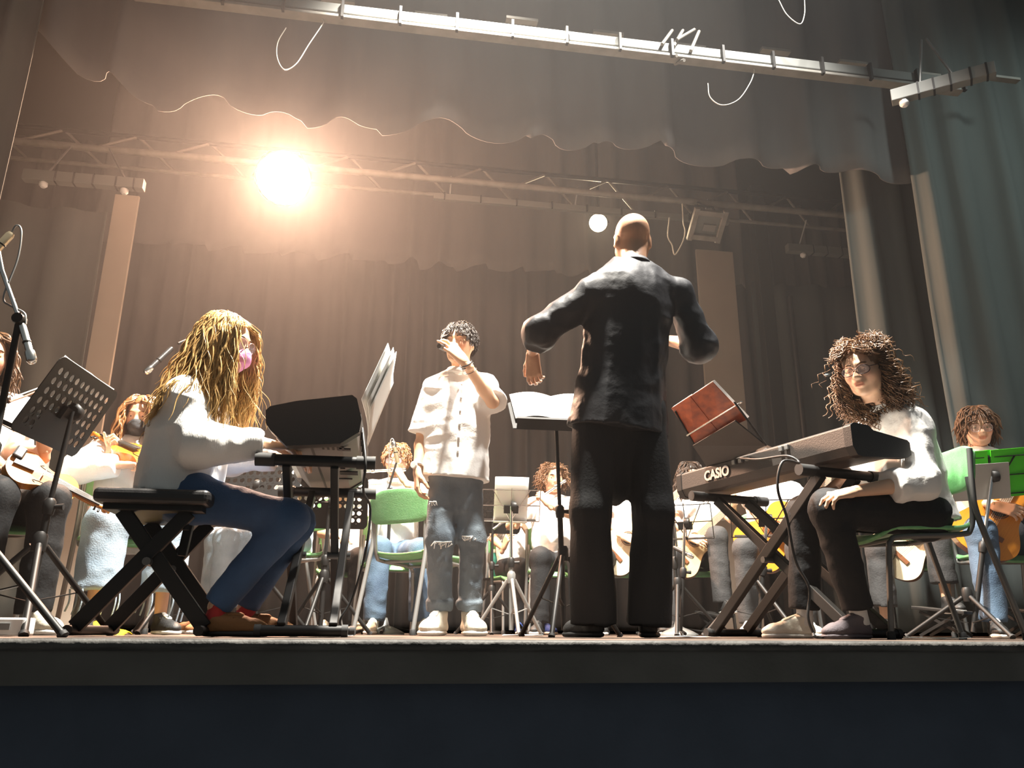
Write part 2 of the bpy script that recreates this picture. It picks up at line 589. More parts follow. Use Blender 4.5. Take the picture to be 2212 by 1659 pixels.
def flood(label, c, to, r, lit, energy=0, col=(1, .8, .55), square=False, strength=60, top=None):
    c = np.asarray(c, float)
    z = nrm(np.asarray(to, float) - c)
    R = frame(z, x=(1, 0, .02))
    t = thing('floodlight', label, 'floodlight', c, R)
    gl = mat('lamp_glass_lit', (1, .9, .75), .4, emit=(col, strength)) if lit else M['grey_pl']
    if square:
        mb = MB()
        for s in (-1, 1):
            mb.box((s * r, 0, 0), (.05, 2 * r + .05, .05)).box((0, s * r * .9, 0), (2 * r, .05, .05))
        mb.build('rim', M['rig'], t, bevel=.005)
        MB().box((0, 0, -.09), (1.5 * r, 1.4 * r, .1)).build('housing', M['black'], t, bevel=.01)
        MB().box((0, 0, -.03), (2 * r, 1.8 * r, .008)).build('reflector', M['strip'], t)
        MB().box((.2 * r, -.2 * r, -.012), (.9 * r, .5 * r, .02)).build('lamp_tube', M['grey_pl'], t, bevel=.004)
    else:
        MB().lathe([(r * .5, -.26), (r * .8, -.22), (r * 1.05, -.06), (r * 1.08, 0), (r * 1.0, .002), (r * 1.0, -.03)], 28).build('housing', M['black'], t)
        MB().lathe([(r * .99, -.02), (r * .9, .01), (r * .5, .035), (.002, .045)], 28).build('lens', gl, t)
    RT = R.T
    yk = [A(-r * 1.12, 0, -.1), A(-r * 1.12, 0, -.1) + RT @ A(0, 0, .12 + r)]
    tp = (np.asarray(top, float) - c) if top is not None else A(0, 0, r + .3)
    mb = MB().tube([A(-r * 1.1, 0, -.1), RT @ (R @ A(-r * .6, 0, -.1) + A(0, 0, r * 1.15)), RT @ (R @ A(r * .6, 0, -.1) + A(0, 0, r * 1.15)), A(r * 1.1, 0, -.1)], .012, 6)
    mb.tube([RT @ (R @ A(0, 0, -.1) + A(0, 0, r * 1.15)), RT @ tp], .014, 6)
    mb.build('yoke', M['black'], t)
    if energy:
        l = bpy.data.lights.new('lamp', 'SPOT')
        l.energy, l.color, l.shadow_soft_size = energy, col, r * .8
        l.spot_size, l.spot_blend = math.radians(165), .5
        o = bpy.data.objects.new('lamp', l)
        COL.objects.link(o)
        o.parent = t
        o.location = (0, 0, .09)
        o.rotation_euler = (math.pi, 0, 0)
    return t


_c = P(612, 385, 6.25)
flood('blazing warm floodlight hanging from the truss, left of centre', _c, _c + A(.28, -1, -.62), .22, True, 3500, (1, .60, .40), strength=130, top=(_c[0], 6.5, 4.0))
_c = P(1292, 482, 7.3)
flood('small lit round floodlight above and left of the conductor', _c, _c + A(-.35, -1, -.75), .095, True, 60, (1, .78, .5), strength=25, top=(_c[0], 7.3, 5.92))
_c = P(1528, 487, 6.3)
flood('unlit square floodlight hanging from the truss, right of the conductor', _c, _c + A(-.1, -.75, -1), .135, False, square=True, top=(_c[0], 6.5, 4.0))

# ------------------------------------------------------------------ haze added to give the milky lens glare round the lamps
hz = MB().box((1, YE + 3.7, 2.95), (16.6, 7.0, 5.8)).build('glare_haze', None)
hm_ = bpy.data.materials.new('thin_glare_haze')
hm_.use_nodes = True
hm_.node_tree.nodes.clear()
_o = hm_.node_tree.nodes.new('ShaderNodeOutputMaterial')
_v = hm_.node_tree.nodes.new('ShaderNodeVolumeScatter')
_v.inputs['Density'].default_value = .0082
_v.inputs['Anisotropy'].default_value = .55
hm_.node_tree.links.new(_v.outputs[0], _o.inputs['Volume'])
hz.data.materials.append(hm_)
tag(hz, 'thin added haze filling the stage, standing in for lens glare', 'haze', kind='stuff')
# ------------------------------------------------------------------ props: chairs, stands, keyboards
def chair(label, x, y, rz, steel='steel', s=1.0):
    """School chair, sitter faces local +y."""
    t = thing('school_chair', label, 'chair', (x, y, 0), rotz(rz) * s, 'green school chairs of the orchestra')
    mb = MB()

    def seat(u, v):
        a, b = u * 2 - 1, v
        yy = -.20 + .40 * b
        zz = .445 - .022 * (1 - a * a) * (1 - (b - .5) ** 2) - .035 * max(0, (b - .82) / .18) ** 2 + .02 * max(0, (.2 - b) / .2) ** 2
        w = .195 - .03 * max(0, (b - .85) / .15) ** 2 - .02 * max(0, (.1 - b) / .1)
        return (a * w, yy, zz)
    mb.sheet(seat, 12, 12)
    mb.build('seat', M['green'], t, solid=.016, bevel=.004)
    mb = MB()

    def back(u, v):
        a, b = u * 2 - 1, v
        w = .205 * (1 - .10 * max(0, (b - .75) / .25) ** 2 - .06 * max(0, (.2 - b) / .2) ** 2)
        return (a * w, -.235 - .03 * b - .035 * (1 - a * a) + .02, .615 + .20 * b - .035 * (abs(a) ** 4) * max(0, (b - .6) / .4) + .02 * (abs(a) ** 4) * max(0, (.3 - b) / .3))
    mb.sheet(back, 14, 8)
    mb.build('backrest', M['green'], t, solid=.022, bevel=.005)
    for sx in (-1, 1):
        pts = [(sx * .195, -.232, .78), (sx * .195, -.215, .60), (sx * .195, -.215, .52), (sx * .197, -.24, .40), (sx * .205, -.335, .012)]
        MB().tube(smooth_path(pts, 5), .0125, 8).build('rear_leg', M[steel], t)
        pts = [(sx * .178, -.215, .66), (sx * .178, -.212, .52), (sx * .178, -.19, .44), (sx * .178, -.14, .418), (sx * .178, .12, .405), (sx * .178, .165, .385), (sx * .185, .185, .33), (sx * .195, .225, .012)]
        MB().tube(smooth_path(pts, 5), .0115, 8).build('front_leg', M[steel], t)
        MB().lathe([(.017, 0), (.017, .028), (.012, .032)], 8, None, (sx * .205, -.335, 0)).build('foot_cap', M['rubber'], t)
        MB().lathe([(.017, 0), (.017, .028), (.012, .032)], 8, None, (sx * .195, .225, 0)).build('foot_cap', M['rubber'], t)
    MB().tube([(-.178, -.12, .414), (.178, -.12, .414)], .010, 8).build('cross_bar', M[steel], t)
    MB().tube([(-.178, .12, .402), (.178, .12, .402)], .010, 8).build('cross_bar', M[steel], t)
    return t


def perf_plate(mb, w, h, cols, rows, r, solid, mar=(.03, .03)):
    """Flat desk plate with round punched holes, in local x, y."""
    mx, my = mar
    cw, ch = (w - 2 * mx) / cols, (h - 2 * my) / rows
    n = 12
    for i in range(cols):
        for j in range(rows):
            x0, y0 = -w / 2 + mx + i * cw, -h / 2 + my + j * ch
            cx, cy = x0 + cw / 2, y0 + ch / 2
            if solid(i, j):
                mb.add([(x0, y0, 0), (x0 + cw, y0, 0), (x0 + cw, y0 + ch, 0), (x0, y0 + ch, 0)], [(0, 1, 2, 3)])
                continue
            V = []
            for k in range(n):
                a = 2 * math.pi * (k + .5) / n
                c, s = math.cos(a), math.sin(a)
                q = 1 / max(abs(c) / (cw / 2), abs(s) / (ch / 2))
                V.append((cx + c * q, cy + s * q, 0))
            cor = [(x0 + cw, y0 + ch), (x0, y0 + ch), (x0, y0), (x0 + cw, y0)]
            for k in range(n):
                a = 2 * math.pi * (k + .5) / n
                V.append((cx + r * math.cos(a), cy + r * math.sin(a), 0))
            Fc = [(k, (k + 1) % n, n + (k + 1) % n, n + k) for k in range(n)]
            b = len(V)
            for c_ in cor:
                V.append((c_[0], c_[1], 0))
            for ci, k in ((0, 1), (1, 4), (2, 7), (3, 10)):
                Fc.append((k - 0, b + ci, (k - 0 + 1) % n) if False else (k % n, (k + 1) % n, b + ci) if False else ((k - 0) % n, b + ci, (k + 0) % n) if False else (k, b + ci, (k + 1) % n))
            mb.add(V, Fc)
    for (x0, y0, x1, y1) in ((-w / 2 + mx, h / 2 - my, w / 2 - mx, h / 2), (-w / 2 + mx, -h / 2, w / 2 - mx, -h / 2 + my), (-w / 2, -h / 2 + my, -w / 2 + mx, h / 2 - my), (w / 2 - mx, -h / 2 + my, w / 2, h / 2 - my)):
        mb.add([(x0, y0, 0), (x1, y0, 0), (x1, y1, 0), (x0, y1, 0)], [(0, 1, 2, 3)])
    for sx in (-1, 1):
        for sy in (-1, 1):
            c = (sx * (w / 2 - mx), sy * (h / 2 - my))
            V = [(c[0], c[1], 0)] + [(c[0] + sx * mx * math.cos(a), c[1] + sy * my * math.sin(a), 0) for a in np.linspace(0, math.pi / 2, 5)]
            mb.add(V, [(0, k, k + 1) for k in range(1, 5)])


def tripod(t, p, hub=.30, rad=.30, a0=0, m='black', rl=.0115, braces=True, tip='rubber'):
    for k in range(3):
        a = a0 + k * 2 * math.pi / 3
        d = A(math.cos(a), math.sin(a), 0)
        top, bot = p + d * .025 + A(0, 0, hub), p + d * rad + A(0, 0, .012)
        MB().tube([top, bot], rl, 8).build('leg', M[m], t)
        MB().tube([bot - (bot - top) * .0, bot + (bot - top) * .03], rl * 1.35, 8).build('foot_tip', M[tip], t)
        if braces:
            MB().bar(p + d * .015 + A(0, 0, hub * .38), top + (bot - top) * .52, .012, .004).build('brace', M[m], t)
    MB().lathe([(.024, -.02), (.026, .0), (.026, .035), (.018, .05)], 12, None, p + A(0, 0, hub)).build('hub', M[m], t)


def desk_frame(wv, up):
    x = nrm(wv)
    y = nrm(np.asarray(up, float) - x * np.dot(up, x))
    return np.stack([x, y, np.cross(x, y)], 1)


def music_stand(label, base, desk, R, kind='perf', w=.48, h=.34, a0=.5, m='black', sheet=None, hub=.30, rad=.30, group=None, cols=10, rows=6, cat='music stand', extra=0):
    base, desk = A(base[0], base[1], 0), np.asarray(desk, float)
    t = thing('music_stand', label, cat, base, None, group)
    c = desk - base
    L = np.linalg.norm(c)
    mid = c * .55
    MB().tube([A(0, 0, .03), mid], .0135, 10).build('lower_pole', M[m], t)
    MB().tube([mid, c - R[:, 2] * .02], .0095, 10).build('upper_pole', M['chrome' if kind == 'wire' else m], t)
    MB().lathe([(.019, -.03), (.022, -.01), (.022, .02), (.014, .03)], 10, frame(c), mid).build('collar', M['black'], t)
    MB().tube([mid + A(.0, 0, 0), mid + A(.05, 0, 0)], [.006, .012], 8).build('clamp_screw', M['black'], t)
    tripod(t, A(0, 0, 0), hub, rad, a0, m)
    MB(R, c).lathe([(.03, -.03), (.034, 0), (.02, .004)], 10, frame((1, 0, 0)), (0, 0, -.02)).box((0, -.02, -.012), (.09, .05, .016)).build('tilt_head', M['black'], t)
    if kind in ('perf', 'solid'):
        mb = MB(R, c)
        if kind == 'perf':
            perf_plate(mb, w, h, cols, rows, min((w - .06) / cols, (h - .06) / rows) * .34, lambda i, j: j < 2 and 2 <= i < cols - 2)
        else:
            mb.prism([(-w / 2, -h / 2), (w / 2, -h / 2), (w / 2, h / 2 - .03), (w / 2 - .03, h / 2), (-w / 2 + .03, h / 2), (-w / 2, h / 2 - .03)], -.001, .001)
        mb.build('desk', M['black'], t, solid=.003)
        MB(R, c).box((0, -h / 2, .028), (w - .03, .003, .055)).box((0, -h / 2 + .008, .055), (w - .03, .018, .003)).build('ledge', M['black'], t)
    else:
        for (x0, y0, x1, y1) in ((-w / 2, -h / 2, w / 2, -h / 2), (-w / 2, 0, w / 2, 0), (-w / 2, h / 2, w / 2, h / 2), (-w / 2, -h / 2, -w / 2, h / 2), (w / 2, -h / 2, w / 2, h / 2), (0, -h * .5, -w * .32, h / 2), (0, -h * .5, w * .32, h / 2), (0, -h * .55, 0, h * .55)):
            MB(R, c).bar((x0, y0, 0), (x1, y1, 0), .012, .004, side=(0, 0, 1)).build('desk_rail', M['chrome' if m == 'steel' else 'black'], t)
        MB(R, c).box((0, -h / 2, .02), (w * .9, .004, .04)).build('ledge', M['chrome' if m == 'steel' else 'black'], t)
    return t


def score(label, c, R, w=.21, h=.297, n=1, lines=True, m='paper', fan=.0, curl=.02):
    """Sheet music leaning in a desk; prints staves as thin ink bars. Local x, y in the page, z to the reader."""
    t = thing('sheet_music', label, 'sheet music', c, R)
    for i in range(n):
        x0 = (i - (n - 1) / 2) * w

        def fn(u, v, x0=x0):
            return (x0 + (u - .5) * w, (v - .5) * h, .008 + curl * math.sin(math.pi * u) * (1 if n > 1 else .3) - .01 * v * v)
        MB().sheet(fn, 10, 4).build('page', M[m], t, solid=.002)
        if lines:
            for j in range(8):
                y = h * (.40 - j * .107)
                mb = MB()
                for q in range(3):
                    mb.box((x0, y - q * .0045, .0135 + curl * .3), (w * .82, .0010, .0005))
                mb.build('stave', M['pagegrey'], t)
    return t


# ---- microphones


def microphone(label, pos, d, r=.012, L=.13, m='mic_gold', head=.016, cable=None, hand=False):
    """Microphone with its head end at pos, handle along -d."""
    d = nrm(d)
    R = frame(d)
    t = thing('microphone', label, 'microphone', pos, R)
    if hand:
        MB().lathe([(.012, -.19), (.014, -.17), (.018, -.02), (.019, 0)], 16).build('handle', M['black_pl'], t)
        MB().lathe([(.02, 0), (.026, .008), (.0275, .025), (.024, .045), (.013, .055), (.002, .057)], 18).build('grille', M['dark_pl'], t)
        MB().lathe([(.0275, .016), (.029, .018), (.029, .024), (.0275, .026)], 18).build('ring', M['black'], t)
    else:
        MB().lathe([(r * .7, -L), (r, -L + .01), (r, -.02), (head * .9, -.015)], 14).build('barrel', M[m], t)
        MB().lathe([(head * .9, -.016), (head, -.008), (head, .018), (head * .7, .028), (.001, .03)], 14).build('grille', M['silver'], t)
        MB().lathe([(r * 1.05, -L * .45), (r * 1.15, -L * .44), (r * 1.15, -L * .40), (r * 1.05, -L * .39)], 14).build('ring', M['black'], t)
    return t


def mic_stand(label, base, pts, a0=0, hub=.25, rad=.30, round_base=False, chrome_boom=True, cable=None, r=.011, rb=.007):
    base = A(base[0], base[1], 0)
    pts = [np.asarray(p, float) - base for p in pts]
    t = thing('microphone_stand', label, 'mic stand', base)
    MB().tube([A(0, 0, .02), pts[0] * A(1, 1, .55)], r * 1.25, 10).build('lower_pole', M['black'], t)
    MB().tube([pts[0] * A(1, 1, .5), pts[0]], r, 10).build('upper_pole', M['black'], t)
    MB().lathe([(r * 1.6, -.04), (r * 2, -.02), (r * 2, .03), (r * 1.3, .04)], 10, None, pts[0] * A(1, 1, .55)).build('collar', M['black'], t)
    MB().lathe([(.018, -.02), (.022, 0), (.018, .02)], 12, frame((0, 1, 0)), pts[0]).build('boom_clamp', M['black'], t)
    if len(pts) > 1:
        MB().tube(pts[1:], rb, 8).build('boom', M['chrome' if chrome_boom else 'black'], t)
    if round_base:
        MB().lathe([(.125, 0), (.125, .012), (.09, .03), (.03, .055), (.018, .10)], 24).build('weight', M['steel'], t)
        for k in range(3):
            a = a0 + 2 * math.pi * k / 3
            MB().tube([A(0, 0, .045), A(math.cos(a) * rad, math.sin(a) * rad, .014)], .010, 8).build('leg', M['black'], t)
    else:
        tripod(t, A(0, 0, 0), hub, rad, a0)
    if cable:
        MB().tube(smooth_path([np.asarray(p, float) - base for p in cable], 6), .0035, 6).build('cable', M['steel'], t)
    return t


# ---- left keyboard (seen from its end)
ENDY = 2.85
prof = [(574, 886), (584, 877), (640, 866), (761, 853), (771, 861), (781, 905), (776, 933), (735, 958), (618, 963), (583, 928), (574, 914)]
PR = np.array([P(u, v, ENDY)[[0, 2]] for u, v in prof])
o2 = PR.mean(0)
kb = thing('keyboard_instrument', 'dark brown electric keyboard seen from its end, played by the blonde girl', 'keyboard', (o2[0], ENDY, o2[1]))
q = [(x - o2[0], z - o2[1]) for x, z in PR]
RX = np.stack([A(1, 0, 0), A(0, 0, 1), A(0, -1, 0)], 1)
KL = 1.06
MB().prism(q, -.055, 0, RX).build('end_cheek', M['dark_pl'], kb, bevel=.008)
MB().prism(q, -KL, -KL + .055, RX).build('end_cheek', M['dark_pl'], kb, bevel=.008)
xs = [p[0] for p in q]
zs = [p[1] for p in q]
xmin, xmax = min(xs), max(xs)
low = [(q[8][0] + .012, q[8][1] + .012), (q[7][0], q[7][1] + .01), (q[6][0] - .01, q[6][1]), (q[5][0] - .01, q[5][1]), (q[4][0] - .01, q[4][1] - .01), (q[3][0] - .02, q[3][1] - .01), (q[3][0] - .13, q[3][1] - .03), (q[3][0] - .14, q[3][1] - .075), (q[9][0] + .02, q[9][1] + .01)]
MB().prism(low, -KL + .05, -.05, RX).build('case', M['grey_pl'], kb, bevel=.004)
# keys at the player's side
zk = q[9][1] + .018
for i in range(36):
    y = .07 + i * (KL - .14) / 36
    MB().box((q[9][0] + .075, y + .0125, zk), (.145, .0235, .02)).build('white_key', M['key_white'], kb)
    if i % 7 in (0, 1, 3, 4, 5):
        MB().box((q[9][0] + .11, y + .026, zk + .014), (.09, .011, .016)).build('black_key', M['black_pl'], kb)
zb = q[7][1]
for i in range(6):
    MB().box((q[7][0] - .085 + i * .018, .10 + .002 * i, zb + .0055), (.008, .055, .004)).build('vent_slot', M['black'], kb)
for (fx, fy, sx, sy) in ((.05, .13, .045, .03), (.03, .42, .028, .05), (.028, .50, .02, .012), (.05, .60, .075, .07), (.03, .36, .03, .01), (.03, .74, .06, .012)):
    MB().box((q[7][0] - .02 + fx - .02, fy, zb + .0065), (sx, sy, .005)).build('label_plate', M['black_pl'], kb)
for (x_, w_) in ((-.10, .02), (-.055, .026)):
    MB().box((q[7][0] + x_ - .06, KL / 2, zb + .004), (w_, KL - .14, .006)).build('under_rib', M['black_pl'], kb)
for i in range(8):
    MB().tube([A(q[5][0] + .001, .12 + i * .105, q[5][1] - .02), A(q[6][0] + .004, .13 + i * .105, q[6][1] - .0)], .003, 6).build('socket_rim', M['black'], kb)


def xstand(label, c, along, zt, wid, half, tops, foot=.0, gap=.12, w=.03):
    """Double X-brace keyboard stand. c plan centre, 'along' unit vector of the X plane, tubes across it."""
    al = A(along[0], along[1], 0)
    ac = A(al[1], -al[0], 0)
    t = thing('keyboard_stand', label, 'keyboard stand', (c[0], c[1], 0))
    for s in (-1, 1):
        p = al * s * half + A(0, 0, zt)
        MB().tube([p - ac * wid * .36, p + ac * wid * .36], .021, 12).build('support_tube', M['black'], t)
        for e in (-1, 1):
            MB().tube([p + ac * e * wid * .34, p + ac * e * wid * .5], .025, 12).build('rubber_sleeve', M['rubber'], t)
    for k in (-1, 1):
        for s in (-1, 1):
            off = ac * (k * gap + s * .018)
            a = off + al * s * half + A(0, 0, zt - .01)
            b = off - al * s * (half + foot) + A(0, 0, .03)
            MB().bar(a, b, w, .045, side=ac).build('leg', M['black'], t, bevel=.003)
        MB().tube([ac * (k * gap - .045) + A(0, 0, zt * .5), ac * (k * gap + .045) + A(0, 0, zt * .5)], .014, 12).build('pivot', M['steel_dark'], t)
    for s in (-1, 1):
        p = al * s * (half + foot) + A(0, 0, .022)
        MB().tube([p - ac * wid * .33, p + ac * wid * .33], .019, 10).build('foot_tube', M['black'], t)
        for e in (-1, 1):
            MB().tube([p + ac * e * wid * .31, p + ac * e * wid * .36], .0215, 10).build('foot_cap', M['rubber'], t)
    return t


_a, _b = P(552, 992, 2.93), P(811, 1000, 2.93)
zt = (_a[2] + _b[2]) / 2
xc = (_a[0] + _b[0]) / 2
xstand('black double-braced stand carrying the left keyboard', (xc, 3.28), (0, 1), zt, abs(_b[0] - _a[0]), .35, None, .05, .085, .028)
# sheets on the left keyboard
t = thing('sheet_music', 'tall white sheets leaning on the left keyboard, seen nearly edge-on', 'sheet music', P(790, 900, 3.2))
o_ = P(790, 900, 3.2)
n1, n2, f1, f2 = P(781, 862, 3.02), P(838, 741, 3.06), P(793, 965, 3.42), P(846, 832, 3.5)
for k in range(3):
    dx = A(.012 * k, .02 * k, -.01 * k)

    def fn(u, v, dx=dx, k=k):
        a = n1 + (n2 - n1) * v
        b = f1 + (f2 - f1) * v
        return a + (b - a) * (u * (1 - .12 * k)) + A(.012 * math.sin(3 * u + k), 0, 0) + dx - o_
    MB().sheet(fn, 8, 6).build('page', M['paper'], t, solid=.002)
MB().bar(P(775, 905, 3.0) - o_, P(792, 985, 3.42) - o_, .012, .05).build('rest_lip', M['black_pl'], t)
o = MB().tube(smooth_path([P(783, 925, 3.0), P(790, 1000, 2.9), P(785, 1060, 2.95), P(800, 1100, 3.0), P(790, 1190, 3.0), P(762, 1290, 3.05), P(735, 1340, 3.05), (P(742, 1372, 3.1)[0], 3.1, .012), (P(715, 1372, 3.3)[0], 3.3, .008)], 8), .0045, 6).build('power_cable', M['cable'])
tag(o, 'black cable hanging in a loop from the left keyboard to the floor', 'cable')

# ---- right keyboard
KA, KB_ = P(1836, 911, 2.8), P(1462, 1050, 3.95)
KB_[2] = KA[2]
al = nrm(KB_ - KA)
al[2] = 0
al = nrm(al)
KL2 = np.linalg.norm((KB_ - KA)[:2])
ac = A(-al[1], al[0], 0)
ac = -ac if ac[0] < 0 else ac                # towards the player (+x)
R2 = np.stack([ac, al, A(0, 0, 1)], 1)       # local x to the player, y along the case, z up
if np.linalg.det(R2) < 0:
    R2 = np.stack([ac, -al, A(0, 0, 1)], 1)
    y0, y1 = -KL2, 0
else:
    y0, y1 = 0, KL2
kr = thing('keyboard_instrument', 'black electric keyboard with white maker name on its back, played by the curly-haired girl', 'keyboard', KA, R2)
pr2 = [(0, -.095), (.0, -.012), (.018, 0), (.095, -.004), (.12, -.022), (.30, -.045), (.312, -.055), (.312, -.105), (.29, -.118), (.05, -.135), (.02, -.13)]
RX2 = np.stack([A(1, 0, 0), A(0, 0, 1), A(0, -1, 0)], 1)
MB().prism(pr2, -y1, -y1 + .04, RX2).build('end_cheek', M['black_pl'], kr, bevel=.004)
MB().prism(pr2, -y0 - .04, -y0, RX2).build('end_cheek', M['black_pl'], kr, bevel=.004)
pc = [(.003, -.092), (.003, -.014), (.02, -.004), (.095, -.008), (.12, -.03), (.13, -.06), (.30, -.075), (.30, -.10), (.05, -.13), (.02, -.125)]
MB().prism(pc, -y1 + .038, -y0 - .038, RX2).build('case', M['dark_pl'], kr, bevel=.003)
for i in range(52):
    y = y0 + .05 + i * (KL2 - .1) / 52
    MB().box((.215, y + .011, -.052), (.165, (KL2 - .1) / 52 - .0012, .018)).build('white_key', M['key_white'], kr)
    if i % 7 in (0, 1, 3, 4, 5):
        MB().box((.175, y + .022, -.040), (.09, .010, .012)).build('black_key', M['black_pl'], kr)
# maker name on the back face, reading from the hall
cu = bpy.data.curves.new('lettering', 'FONT')
cu.body = 'CASIO'
cu.size = .066
cu.extrude = .0012
cu.offset = .0022
tmp = bpy.data.objects.new('tmp', cu)
me = bpy.data.meshes.new_from_object(tmp)
bpy.data.objects.remove(tmp)
me.materials.clear()
me.materials.append(M['white'])
lt = bpy.data.objects.new('lettering', me)
COL.objects.link(lt)
lt.parent = kr
# far end is at the left of the view: text runs from far to near
ml = Matrix.Identity(4)
sgn = -1 if y1 > 0 else 1
for i, v in enumerate(((0, sgn, 0), (0, 0, 1), (sgn, 0, 0))):
    for j in range(3):
        ml[j][i] = v[j]
far = y1 if y1 > 0 else y0
ml.translation = (-.0015, far - (1 if far > 0 else -1) * .24, -.080)
lt.matrix_local = ml
# sockets along the back
for i, f in enumerate((.52, .56, .60, .30, .33)):
    MB().box((-.004, far * f, -.03), (.012, .022, .022)).build('socket', M['steel'], kr, bevel=.002)
# music rest with the open book
fr = lambda u, v, Y: P(u, v, Y)
b0, b1 = P(1655, 962, 3.25), P(1532, 1014, 3.72)
tl, tr = P(1497, 962, 3.66), P(1588, 908, 3.22)
t = thing('music_rest', 'black slanted music rest standing on the right keyboard', 'music rest', b0)
mb = MB()
mb.add([p - b0 for p in (b0, b1, tl, tr)], [(0, 1, 2, 3)])
mb.build('plate', M['black_pl'], t, solid=.006)
MB().tube([P(1655, 962, 3.25) - b0, P(1586, 868, 3.16) - b0], .005, 6).build('wire_post', M['black'], t)
MB().tube([P(1532, 1014, 3.72) - b0, P(1458, 888, 3.62) - b0], .005, 6).build('wire_post', M['black'], t)
MB().tube([P(1484, 941, 3.62) - b0, P(1602, 868, 3.14) - b0], .004, 6).build('wire_rail', M['chrome'], t)
bk = [P(1500, 957, 3.67), P(1615, 906, 3.21), P(1539, 826, 3.19), P(1450, 882, 3.64)]
t = thing('open_book', 'open score with a red marbled cover standing on the right keyboard rest', 'book', bk[0])
c0 = [p - bk[0] for p in bk]
nb = nrm(np.cross(c0[1], c0[3]))
nb = nb if nb[0] > 0 else -nb


def quad(mb, a, b, c, d, h0, h1, nvec):
    V = [p + nvec * h0 for p in (a, b, c, d)] + [p + nvec * h1 for p in (a, b, c, d)]
    mb.add(V, [(0, 1, 2, 3), (7, 6, 5, 4), (0, 4, 5, 1), (1, 5, 6, 2), (2, 6, 7, 3), (3, 7, 4, 0)])


for (s0, s1) in ((0, .485), (.515, 1)):
    a, b = c0[0] + (c0[1] - c0[0]) * s0, c0[0] + (c0[1] - c0[0]) * s1
    d, c = c0[3] + (c0[2] - c0[3]) * s0, c0[3] + (c0[2] - c0[3]) * s1
    mb = MB()
    quad(mb, a, b, c, d, 0, .004, nb)
    mb.build('cover', M['red_book'], t)
    mb = MB()
    quad(mb, a * .98 + c * .02, b * .98 + d * .02, c * .985 + a * .015 + (c - b) * .03, d * .985 + b * .015 + (d - a) * .02, .006, .020, nb)
    mb.build('page_block', M['paper'], t)
mb = MB()
quad(mb, c0[0] + (c0[1] - c0[0]) * .48, c0[0] + (c0[1] - c0[0]) * .52, c0[3] + (c0[2] - c0[3]) * .52, c0[3] + (c0[2] - c0[3]) * .48, .002, .006, nb)
mb.build('spine', M['red_book'], t)
# stand of the right keyboard
_n, _f = P(1790, 1010, 2.98), P(1562, 1086, 3.62)
KZ = KA[2] - .135 - .021
cm = KA + al * (KL2 * .5) + ac * .155
xstand('black double-braced X stand carrying the right keyboard', (cm[0], cm[1]), al[:2], KZ, .46, .37, None, .04, .095, .03)
o = MB().tube(smooth_path([P(1600, 990, 3.3), P(1640, 992, 3.1), P(1700, 985, 2.95), P(1726, 1000, 2.9), P(1690, 998, 2.86), P(1680, 1055, 2.86), P(1700, 1120, 2.88), P(1718, 1210, 2.9), P(1748, 1270, 2.9), P(1745, 1330, 2.9), P(1756, 1366, 2.9), (P(1765, 1376, 2.9)[0], 2.9, .008), (P(1820, 1376, 3.2)[0], 3.2, .008)], 8), .0055, 6).build('power_cable', M['cable'])
tag(o, 'black cable hanging from the right keyboard down past its X stand', 'cable')

# ---- keyboard bench of the left player
bz = P(350, 1077, 3.1)[2]
bx = (P(258, 1080, 3.1)[0] + P(478, 1080, 3.1)[0]) / 2
t = thing('keyboard_bench', 'black padded X-legged bench under the blonde girl', 'bench', (bx, 3.1, 0))
bw = (P(490, 1080, 3.1)[0] - P(258, 1080, 3.1)[0])
MB().box((0, 0, bz - .028), (bw, .52, .05)).build('cushion', M['black_pl'], t, bevel=.018, seg=3)
MB().box((0, 0, bz - .062), (bw * .86, .44, .022)).build('seat_pan', M['black'], t, bevel=.003)
for s in (-1, 1):
    for k in (-1, 1):
        MB().bar((k * .11, s * .17, bz - .07), (-k * .20, s * .17 + s * k * .012, .03), .028, .05, side=(0, 1, 0)).build('leg', M['black'], t, bevel=.003)
    MB().tube([(0, s * .15, bz * .5), (0, s * .21, bz * .5)], .014, 12).build('pivot', M['steel_dark'], t)
for k in (-1, 1):
    MB().tube([(k * .20, -.25, .02), (k * .20, .25, .02)], .017, 10).build('foot_tube', M['black'], t)
MB().bar((.09, -.05, bz - .07), (.075, -.05, bz - .21), .03, .03, side=(0, 1, 0)).build('lock_arm', M['black'], t, bevel=.003)
MB().tube([(.1, -.16, bz - .08), (.1, -.16, bz - .13)], [.006, .014], 8).build('knob', M['black'], t)

# ---- music stands
TL = P(135, 766, 2.90)
TR = PZ(257, 850, TL[2])
wv = nrm(TR - TL)
_d = P(18, 925, 1.0) - A(0, 0, CZ)
_k = np.dot(TL - A(0, 0, CZ), wv) / np.dot(_d, wv)
hv = nrm(TL - (A(0, 0, CZ) + _d * _k))
Rd = desk_frame(-wv, hv)
DW, DH = np.linalg.norm(TR - TL), np.linalg.norm(TL - (A(0, 0, CZ) + _d * _k))
cd = (TL + TR) / 2 - hv * DH / 2
music_stand('black perforated music stand at the far left, tilted, seen from behind', (cd[0] - .02, cd[1]), cd, Rd, w=DW, h=DH, a0=.9, hub=.31, rad=.33)
score('white score pages on the far left perforated stand', cd + Rd[:, 2] * .012 + Rd[:, 1] * .02, Rd, w=min(.21, DW * .46), h=min(.297, DH * .9), n=2, lines=False)
Rd = desk_frame((.9, -.25, 0), (.15, .25, .9))
c = P(560, 1045, 4.6)
music_stand('black perforated music stand behind the blonde girl, tilted', (c[0] + .05, 4.62), c, Rd, a0=.2, rad=.28)
Rd = desk_frame((1, 0, 0), (0, -.4, .9))
Rd = desk_frame((-1, .05, 0), (0, -.35, .9))
c = P(712, 1085, 4.75)
